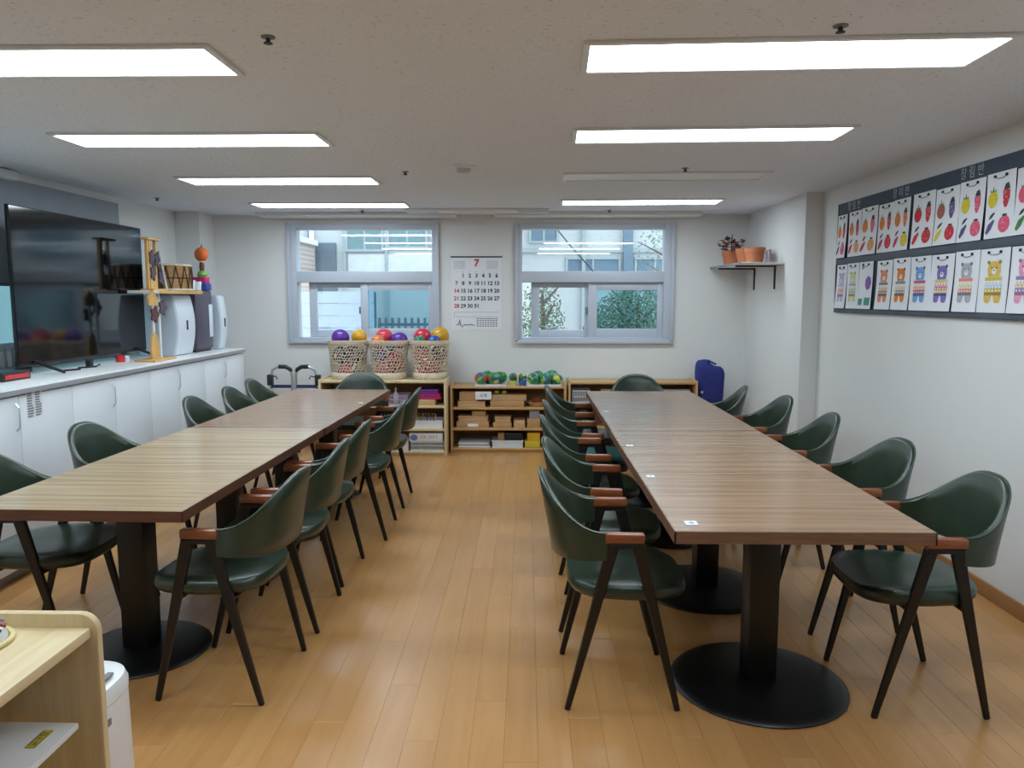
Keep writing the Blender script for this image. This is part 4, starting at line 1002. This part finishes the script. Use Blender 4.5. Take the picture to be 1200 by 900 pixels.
# green net toys on the oak shelf
for a, b, lb in ((-0.485, -0.19, 'white tray under the green net balls by the calendar side'), (0.005, 0.325, 'white tray under the green net balls by the low oak shelf')):
    t = thing('toy_tray', lb, 'tray', ((a + b) / 2, 7.27, HB), 0, 'white trays of green balls')
    w = (b - a) / 2
    MB().box(-w, w, -0.12, 0.13, 0, 0.008).build('base', M_WHITE, t); MB().box(-w, w, -0.124, -0.12, 0, 0.02).box(-w, w, 0.13, 0.134, 0, 0.02).build('lip', M_WHITE, t)
nb0 = None
places = ['first', 'second', 'third', 'fourth', 'fifth', 'sixth', 'seventh', 'eighth', 'ninth', 'tenth', 'eleventh', 'twelfth']
NB = [(-0.43, -0.055, 0.06, 0, 'at the free end of the tray by the calendar side'), (-0.305, -0.055, 0.06, 0, 'at the cup end of the calendar-side tray, front'), (-0.375, 0.062, 0.062, 0, 'against the wall on the calendar-side tray'), (-0.245, 0.062, 0.062, 0, 'against the wall near the yellow-green cup'),
      (0.068, -0.055, 0.058, 0, 'beside the blue cup, front'), (0.186, -0.055, 0.058, 0, 'mid front of the tray by the low oak shelf'), (0.295, -0.05, 0.050, 0, 'at the low oak shelf end of the tray, front'), (0.115, 0.065, 0.062, 0, 'against the wall near the blue cup'), (0.245, 0.065, 0.066, 0, 'against the wall on the tray by the low oak shelf')]
for i, (x, dy, r, dz, lb) in enumerate(NB):
    o = MB().ball((0, 0, r), r, 14, 9).build('net_ball', M_MESH, loc=(x, 7.27 + dy, HB + 0.0085 + dz))
    tag(o, 'green mottled net ball ' + lb, 'ball', 'green net balls')
for x, m_, lb in ((-0.125, mat('lime_cup', (206, 214, 120), 0.5), 'yellow-green cup with a green net ball'), (-0.035, mat('blue_cup', (50, 110, 200), 0.5), 'blue cup with a green net ball')):
    t = thing('plastic_cup', lb, 'cup', (x, 7.24, HB), 0, 'cups among the green balls')
    MB().lathe([(0.03, 0), (0.042, 0.05), (0.038, 0.05), (0.027, 0.004)], 18).build('cup_wall', m_, t)
    o = MB().ball((0, 0, 0.042), 0.042, 14, 9).build('net_ball', M_MESH, loc=(x, 7.24, HB + 0.036)); tag(o, 'green mottled net ball resting in the %s' % ('yellow-green cup' if x < -0.1 else 'blue cup'), 'ball', 'green net balls')

# ------------------------------------------------------------------ walking frames beside the birch shelf
def walker(x, mir, label):
    t = thing('walking_frame', label, 'walking frame', (x, 7.16, 0), 0, 'folded aluminium walking frames')
    s = mir
    tube = [(s * 0.225, -0.02, 0.02), (s * 0.225, -0.02, 0.70), (s * 0.20, -0.02, 0.785), (s * 0.14, -0.02, 0.815), (s * 0.07, -0.02, 0.812), (s * 0.025, -0.02, 0.785), (s * 0.017, -0.02, 0.72), (s * 0.017, -0.02, 0.02)]
    MB().tube(tube, 0.013, 10).build('frame_tube', M_CHROME, t)
    MB().tube([(s * 0.14, -0.02, 0.816), (s * 0.075, -0.02, 0.814), (s * 0.032, -0.02, 0.790), (s * 0.024, -0.02, 0.77)], [0.02, 0.02, 0.019, 0.016], 10).build('grip', M_DGREY, t)
    MB().box(min(s * 0.20, s * 0.25), max(s * 0.20, s * 0.25), -0.045, 0.01, 0.64, 0.74).build('clamp', M_DGREY, t, bevel=0.006)
    MB().tube([(s * 0.20, -0.04, 0.72), (s * 0.165, -0.045, 0.73), (s * 0.15, -0.045, 0.70)], 0.006, 6).build('brake_lever', M_DGREY, t)
    MB().box(min(s * 0.012, s * 0.225), max(s * 0.012, s * 0.225), -0.03, -0.01, 0.615, 0.645).build('crossbar', M_NAVY, t, bevel=0.004)
    MB().tube([(s * 0.012, -0.02, 0.30), (s * 0.225, -0.02, 0.30)], 0.010, 8).build('lower_crossbar', M_CHROME, t)
    MB().box(min(s * 0.205, s * 0.245), max(s * 0.205, s * 0.245), -0.04, 0.0, 0.555, 0.60).build('height_clip', mat('lime_clip', (190, 196, 110), 0.5), t, bevel=0.004)
    for q in (0.225, 0.022): MB().lathe([(0.018, 0), (0.02, 0.004), (0.016, 0.03)], 12, (s * q, -0.02, 0)).build('foot_tip', M_DGREY, t)
walker(-2.183, -1, 'grey folded walking frame with black grip, on the cabinet side of its twin')
walker(-2.183, 1, 'grey folded walking frame with black grip, next to the birch shelf')

# ------------------------------------------------------------------ blue bag on a stool in the corner
t = thing('wooden_stool', 'low wooden stool in the corner under the blue bag', 'stool', (1.735, 7.27, 0))
MB().box(-0.128, 0.13, -0.15, 0.15, 0.44, 0.47).build('seat', M_OAK, t, bevel=0.004)
for x in (-0.105, 0.105):
    for y in (-0.12, 0.12): MB().box(x - 0.015, x + 0.015, y - 0.015, y + 0.015, 0, 0.44).build('leg', M_OAK, t, bevel=0.003)
t = thing('blue_bag', 'soft blue fabric bag standing in the corner beside the low oak shelf', 'bag', (1.735, 7.27, 0.4705))
k = MB(); n = 28; prof = [(0.80, 0.0), (0.93, 0.012), (0.97, 0.06), (1.0, 0.16), (1.03, 0.26), (1.02, 0.31), (0.95, 0.345), (0.80, 0.362), (0.4, 0.368), (0.02, 0.366)]
vs = []; rr = random.Random(3)
for r, z in prof:
    for q in range(n):
        a = 2 * PI * q / n; cx = math.copysign(abs(math.cos(a)) ** 0.45, math.cos(a)); sy = math.copysign(abs(math.sin(a)) ** 0.6, math.sin(a))
        top = 0.03 * (-cx) * (z / 0.36) ** 3 + 0.01 * math.sin(5 * a) * (z / 0.36) ** 2
        vs.append((0.128 * r * cx + rr.uniform(-.003, .003), 0.10 * r * sy + rr.uniform(-.004, .004), z + top))
fs = []
for i in range(len(prof) - 1):
    for q in range(n): fs.append((i * n + q, i * n + (q + 1) % n, (i + 1) * n + (q + 1) % n, (i + 1) * n + q))
fs += [tuple(range(n))[::-1], tuple((len(prof) - 1) * n + q for q in range(n))]
k.add(vs, fs).build('bag_body', M_BLUE, t, angle=80)
MB().tube([(-0.07, -0.02, 0.375), (-0.06, -0.02, 0.405), (0.0, -0.03, 0.39), (0.05, -0.03, 0.365)], 0.009, 8).build('handle', M_BLUE, t)
q = MB(); q.add([(-0.09 + 0.018 * (1 if j % 2 else 0.45) * math.cos(2 * PI * j / 10), -0.1035, 0.11 + 0.018 * (1 if j % 2 else 0.45) * math.sin(2 * PI * j / 10)) for j in range(10)], [tuple(range(10))]); q.build('emblem', M_CHALK, t)

# ------------------------------------------------------------------ corner wall shelf with pots
ws = thing('wall_shelf', 'white wall shelf on black brackets in the corner', 'shelf', (XRB, 6.92, 1.75))
MB().box(-0.36, -0.004, -0.50, 0.55, -0.018, 0.0).build('board', M_CTOP, ws, bevel=0.003)
MB().box(-0.365, -0.36, -0.50, 0.55, -0.018, 0.0).build('front_edge', M_GREY, ws)
for y in (0.32, -0.27):
    MB().box(-0.012, 0.0, y - 0.011, y + 0.011, -0.22, -0.018).box(-0.34, 0.0, y - 0.011, y + 0.011, -0.032, -0.018).build('bracket', M_BLACK, ws, bevel=0.002)
def pot(loc, r, h, label, rim=True):
    t = thing('terracotta_pot', label, 'plant pot', loc, 0, 'terracotta pots on the wall shelf')
    MB().lathe([(r * 0.72, 0), (r * 0.95, h * 0.72), (r * 0.85, h * 0.72), (r * 0.65, 0.01)], 26).build('bowl', M_TERRA, t)
    MB().lathe([(r * 0.85, h * 0.70), (r, h * 0.70), (r, h), (r * 0.88, h)], 26).build('rim', M_TERRA, t)
    return t
pot((1.90, 7.25, 1.75), 0.085, 0.14, 'terracotta pot holding the red plant')
pot((1.955, 6.70, 1.75), 0.088, 0.135, 'empty terracotta bowl on the wall shelf, away from the red plant')
pot((1.95, 6.93, 1.75), 0.095, 0.14, 'empty terracotta bowl on the wall shelf, next to the red plant')
t = thing('red_plant', 'small red-leaved plant with dark stems in a terracotta pot', 'plant', (1.90, 7.25, 1.79))
rr = random.Random(8)
k = MB()
for i in range(7):
    a = 2 * PI * i / 7 + 0.3; k.tube([(0, 0, -0.02), (0.05 * math.cos(a), 0.05 * math.sin(a), 0.10), (0.13 * math.cos(a), 0.10 * math.sin(a), 0.15 + 0.05 * rr.random())], [0.006, 0.005, 0.003], 6)
k.tube([(0, 0, 0), (0.0, 0, 0.2), (0.005, 0, 0.25)], [0.008, 0.006, 0.004], 6)
k.build('stem', M_BARK, t)
ml = [mat('red_leaf', (150, 40, 58), 0.6, var=0.2), mat('dark_leaf', (62, 56, 66), 0.6)]
for i in range(46):
    a = rr.uniform(0, 2 * PI); rad = rr.uniform(0.0, 0.085); z = rr.uniform(0.09, 0.20); L = rr.uniform(0.045, 0.08)
    d = Vector((math.cos(a), math.sin(a), rr.uniform(-0.3, 0.6))).normalized(); sdv = d.cross(Vector((0, 0, 1))).normalized() * L * 0.4; p = Vector((rad * math.cos(a), rad * math.sin(a), z))
    up = Vector((0, 0, 0.006))
    MB().add([p, p + d * L * 0.5 + sdv - up, p + d * L, p + d * L * 0.5 - sdv - up, p + d * L * 0.5 + up], [(0, 1, 4), (1, 2, 4), (2, 3, 4), (3, 0, 4), (3, 2, 1, 0)]).build('leaf', ml[i % 3 == 0], t)
for i, y in enumerate((6.50, 6.60)):
    t = thing('figurine', 'small grey figurine on the wall shelf, %s' % ('at its free end' if i == 0 else 'between the other figurine and the bowl'), 'figurine', (2.02, y, 1.75), 0, 'figurines on the wall shelf')
    MB().lathe([(0.022, 0), (0.024, 0.01), (0.014, 0.05), (0.017, 0.065), (0.008, 0.085)], 14).build('body', mat('grey_ceramic', (150, 136, 140), 0.5), t)
    MB().ball((0, 0, 0.095), 0.015, 12, 8).build('head', MATS['grey_ceramic'], t)

# ------------------------------------------------------------------ birch play shelf and bin by the camera
ps = thing('play_shelf', 'light birch play shelf with raised rounded end panel', 'shelf', (-1.20, 1.20, 0))
# end panels with rounded corners: local x -0.22..0.20
def end_panel(y0, y1):
    poly = [(-0.22, 0.0), (0.20, 0.0), (0.20, 0.675)]
    for i in range(1, 8):
        a = (PI / 2) * i / 7; poly.append((0.20 - 0.045 + 0.045 * math.cos(a), 0.675 + 0.045 * math.sin(a)))
    poly += [(-0.22, 0.72)]
    return MB().prism(poly, y0, y1, 'y')
end_panel(0.50, 0.522).build('end_panel', M_BIRCH, ps, bevel=0.004)
end_panel(-0.62, -0.598).build('end_panel', M_BIRCH, ps, bevel=0.004)
MB().box(-0.22, 0.185, -0.598, 0.50, 0.662, 0.687).build('top_board', M_BIRCHH, ps, bevel=0.004)
MB().box(-0.22, -0.205, -0.598, 0.50, 0.0, 0.72).build('back_panel', M_BIRCHH, ps)
sh_ = MB().box(-0.205, 0.16, -0.598, 0.47, 0.455, 0.470).build('inner_shelf', M_WHITE, ps, bevel=0.002)
MB().box(-0.205, 0.18, -0.598, 0.50, 0.06, 0.08).build('bottom_board', M_BIRCHH, ps, bevel=0.003)
MB().box(-0.205, 0.15, -0.598, 0.50, 0.0, 0.06).build('plinth', M_BIRCHH, ps)
st = thing('shelf_label', 'small yellow label with dark lettering on the white inner shelf', 'label', (-1.088, 1.600, 0.4703), R(90))
MB().box(-0.035, 0.035, -0.012, 0.012, 0, 0.0008).build('sticker', mat('olive_yellow_label', (196, 180, 70), 0.6), st)
k = MB(); text_into(k, '교구장', 0.02, 0, 0, 0)
k.v = [(x, z, 0.0011) for x, y, z in k.v]; k.build('lettering', M_INK, st)
k = MB().box(-0.032, 0.032, 0.0095, 0.0105, 0.0008, 0.0011).box(-0.032, 0.032, -0.0105, -0.0095, 0.0008, 0.0011); k.build('border', M_INK, st)
t = thing('counting_toy', 'round pale toy ring with dark and red tabs on the birch shelf', 'toy', (-1.236, 1.603, 0.6875))
MB().lathe([(0.02, 0), (0.075, 0.0), (0.078, 0.006), (0.07, 0.03), (0.03, 0.045), (0.004, 0.046)], 26).build('disc', M_WHITE, t)
tcol = [M_INK, mat('tab_red', (150, 60, 50), 0.5), mat('tab_grey', (130, 130, 140), 0.5)]
for i in range(12):
    a = 2 * PI * i / 12
    MB().bar((0.045 * math.cos(a), 0.045 * math.sin(a), 0.043), (0.074 * math.cos(a), 0.074 * math.sin(a), 0.030), 0.014, 0.006).build('tab', tcol[i % 3], t)
MB().tube([(0.085 * math.cos(2 * PI * q / 30), 0.085 * math.sin(2 * PI * q / 30), 0.006) for q in range(31)], 0.006, 6).build('outer_ring', mat('cream_plastic', (226, 214, 150), 0.5), t)
bn = thing('waste_bin', 'white lidded waste bin behind the birch play shelf', 'bin', (-1.215, 1.90, 0))
MB().lathe([(0.142, 0.0), (0.146, 0.01), (0.140, 0.40)], 40, sx=1, sy=0.95, ex=0.72).build('bin_body', M_WHITE, bn)
MB().lathe([(0.141, 0.403), (0.142, 0.425), (0.134, 0.445), (0.11, 0.452), (0.01, 0.454)], 40, sx=1, sy=0.95, ex=0.72).build('lid', M_WHITE, bn)
MB().box(0.10, 0.118, -0.03, 0.03, 0.4535, 0.462).build('lid_button', M_GREY, bn, bevel=0.003)
MB().box(0.132, 0.1405, -0.075, -0.035, 0.352, 0.370).build('name_plate', M_GREY, bn)

# ------------------------------------------------------------------ outdoors, seen through the windows
M_EXT = mat('exterior_plaster', (180, 188, 190), 0.9, var=0.03); M_EXT2 = mat('exterior_panel', (152, 166, 172), 0.9, var=0.03)
M_EXTG = mat('exterior_grey', (92, 110, 124), 0.8); M_EXTW = mat('exterior_window', (88, 126, 134), 0.15); M_EXTB = mat('exterior_blue', (96, 122, 140), 0.8)
struct(MB().box(-40, 40, YB + T, 60, -1.0, -0.9).box(-40, XL - T, -20, YB + T, -1.0, -0.9).build('ground', mat('paving', (150, 150, 146), 0.95)), 'grey paved ground outside')
t = thing('apartment_building', 'pale plastered building with teal windows seen through the window behind the baskets', 'building', (-6.0, 15.0, -0.9))
MB().box(-6.0, 4.85, 0.0, 5.0, 0.0, 9.0).build('wall', M_EXT, t)
def ext_window(t, x0, x1, z0, z1, y=-0.0, pane=M_EXTW):
    f = MB().box(x0 - 0.05, x0, y - 0.06, y, z0 - 0.05, z1 + 0.05).box(x1, x1 + 0.05, y - 0.06, y, z0 - 0.05, z1 + 0.05).box(x0, x1, y - 0.06, y, z1, z1 + 0.05).box(x0, x1, y - 0.06, y, z0 - 0.05, z0).box((x0 + x1) / 2 - 0.02, (x0 + x1) / 2 + 0.02, y - 0.05, y, z0, z1)
    o = f.build('window', M_EXT2, t); MB().box(x0, x1, y - 0.03, y - 0.001, z0, z1).build('pane', pane, o)
for a, b, c, d in ((2.55, 3.2, 3.30, 3.75), (3.35, 4.05, 3.35, 3.9), (4.2, 4.7, 3.35, 3.9), (2.55, 3.2, 5.2, 6.3), (3.4, 4.6, 5.2, 6.3), (0.2, 1.2, 5.2, 6.3), (-2.6, -1.4, 3.2, 4.3), (-5.2, -4.0, 3.2, 4.3)): ext_window(t, a, b, c, d)
for x in (1.72, 2.45, 3.26, 4.75): MB().box(x, x + 0.06, -0.05, 0.0, 0.0, 9.0).build('pilaster', M_EXT2, t)
MB().box(2.55, 4.7, -0.03, 0.0, 2.75, 3.2).build('spandrel_panel', mat('exterior_white', (198, 206, 210), 0.9), t)
MB().box(1.95, 2.32, -0.08, 0.0, 1.6, 3.42).build('door_panel', M_EXTG, t)
MB().tube([(1.87, -0.10, 0.0), (1.87, -0.10, 6.0)], 0.045, 8).build('downpipe', M_WHITE, t)
t = thing('brick_annex', 'low pinkish brick annex beside the white downpipe', 'building', (-5.3, 13.6, -0.9))
MB().box(-1.6, 1.25, 0.0, 1.2, 0.0, 3.35).build('wall', M_BRICK, t); MB().box(-1.7, 1.32, -0.08, 1.2, 3.35, 3.45).build('parapet', M_PAPER, t)
t = thing('siding_wall', 'pale blue boarded yard wall below the building', 'wall', (-3.0, 12.0, -0.9))
M_SID = mat('pale_blue_siding', (166, 182, 200), 0.7, var=0.03)
for i in range(13): MB().box(-1.4, 0.62, -0.02 + 0.006 * (i % 2), 0.03, 0.0 + i * 0.19, 0.182 + i * 0.19).build('siding_board', M_SID, t)
for x in (-1.38, -0.4, 0.58): MB().box(x, x + 0.06, 0.03, 0.09, 0, 2.45).build('post', M_EXTG, t)
t = thing('office_building', 'white building with blue-grey column seen through the window above the green toys', 'building', (2.0, 17.0, -0.9))
MB().box(-2.95, 9.0, 0.0, 6.0, 0.0, 10.0).build('wall', M_EXT, t)
for a, b, c, d in ((-1.9, -1.35, 3.6, 4.0), (-1.1, 0.0, 2.95, 3.2), (0.4, 1.2, 2.95, 3.2), (1.6, 2.6, 3.2, 4.2), (-1.6, -0.4, 5.4, 6.6), (0.6, 2.0, 5.4, 6.6), (3.2, 4.6, 3.2, 4.6)): ext_window(t, a, b, c, d, pane=M_EXTB)
MB().box(0.10, 0.30, -0.15, 0.0, 0.0, 8.0).build('column', M_EXTB, t)
for z in (3.35, 4.6): MB().box(-2.95, 9.0, -0.08, 0.0, z, z + 0.1).build('ledge', M_EXT2, t)
MB().box(-0.8, -0.72, -0.12, 0.0, 0.5, 8.0).build('pilaster', M_EXT2, t)
def tree(loc, h, rad, n, seed, label, zlo, branches=6):
    t = thing('garden_tree', label, 'tree', loc, 0, 'trees outside the windows')
    r_ = random.Random(seed); k = MB().tube([(0, 0, 0), (0.03, 0, h * 0.5), (0, 0.02, h)], [0.07, 0.05, 0.02], 7)
    for i in range(branches):
        a = r_.uniform(0, 2 * PI); z = h * r_.uniform(0.35, 0.95)
        k.tube([(0, 0, z), (rad * 0.5 * math.cos(a), rad * 0.5 * math.sin(a), z + 0.2), (rad * 0.95 * math.cos(a), rad * 0.95 * math.sin(a), z + 0.35)], [0.025, 0.015, 0.006], 5)
    k.build('trunk', M_BARK, t)
    lv = MB()
    for i in range(n):
        while True:
            p = Vector((r_.uniform(-1, 1), r_.uniform(-1, 1), r_.uniform(-1, 1)))
            if p.length < 1: break
        p = Vector((p.x * rad, p.y * rad, zlo + (p.z + 1) / 2 * (h * 1.08 - zlo)))
        d = Vector((r_.uniform(-1, 1), r_.uniform(-1, 1), r_.uniform(-1, 1))).normalized(); s_ = d.orthogonal().normalized() * 0.016; L = d * r_.uniform(0.035, 0.06)
        lv.add([p, p + L * 0.5 + s_, p + L, p + L * 0.5 - s_], [(0, 1, 2, 3)])
    tag(lv.build('foliage', M_LEAF, t), kind='stuff')
tree((1.50, 10.4, -0.9), 2.35, 0.78, 9000, 1, 'leafy green garden tree outside the tinted sash', 0.9)
tree((0.22, 10.8, -0.9), 2.45, 0.34, 1500, 2, 'slim young tree outside the clear sash', 1.2, 4)
tree((2.35, 12.0, -0.9), 3.6, 0.7, 900, 3, 'sparse bare-branched tree outside the upper pane', 2.2, 14)
for p, q, lb in (((0.05, 16.98, 3.75), (1.52, 10.42, 1.2), 'dark slanting cable from the white building to the garden tree'), ((-0.3, 16.98, 2.95), (7.5, 10.0, 3.3), 'dark nearly level cable fixed to the white building, lower of two'), ((-0.3, 16.98, 3.15), (7.5, 9.8, 3.75), 'dark cable fixed to the white building, upper of two')):
    p = Vector(p); q = Vector(q); sag = Vector((0, 0, -0.12))
    o = MB().tube([p, p.lerp(q, 0.25) + sag * 0.75, p.lerp(q, 0.5) + sag, p.lerp(q, 0.75) + sag * 0.75, q], 0.012, 6).build('overhead_cable', M_INK)
    tag(o, lb, 'cable', 'overhead cables')
t = thing('yard_fence', 'low grey slatted fence in front of the pale building outside', 'fence', (-2.0, 14.2, -0.9))
for z in (0.9, 1.85): MB().box(-0.75, 0.75, 0.0, 0.03, z, z + 0.05).build('rail', M_EXTG, t)
for i in range(13): MB().box(-0.74 + i * 0.12, -0.69 + i * 0.12, -0.02, 0.0, 0.0, 2.0).build('slat', M_EXTG, t)
t = thing('yard_wall', 'pale plastered wall outside the window behind the television', 'wall', (-6.5, 5.0, -0.9))
MB().box(-0.15, 0.0, -7.0, 3.0, 0.0, 2.2).build('wall_panel', M_EXT2, t); MB().box(-0.2, 0.05, -7.0, 3.0, 2.2, 2.28).build('coping', M_EXT, t)
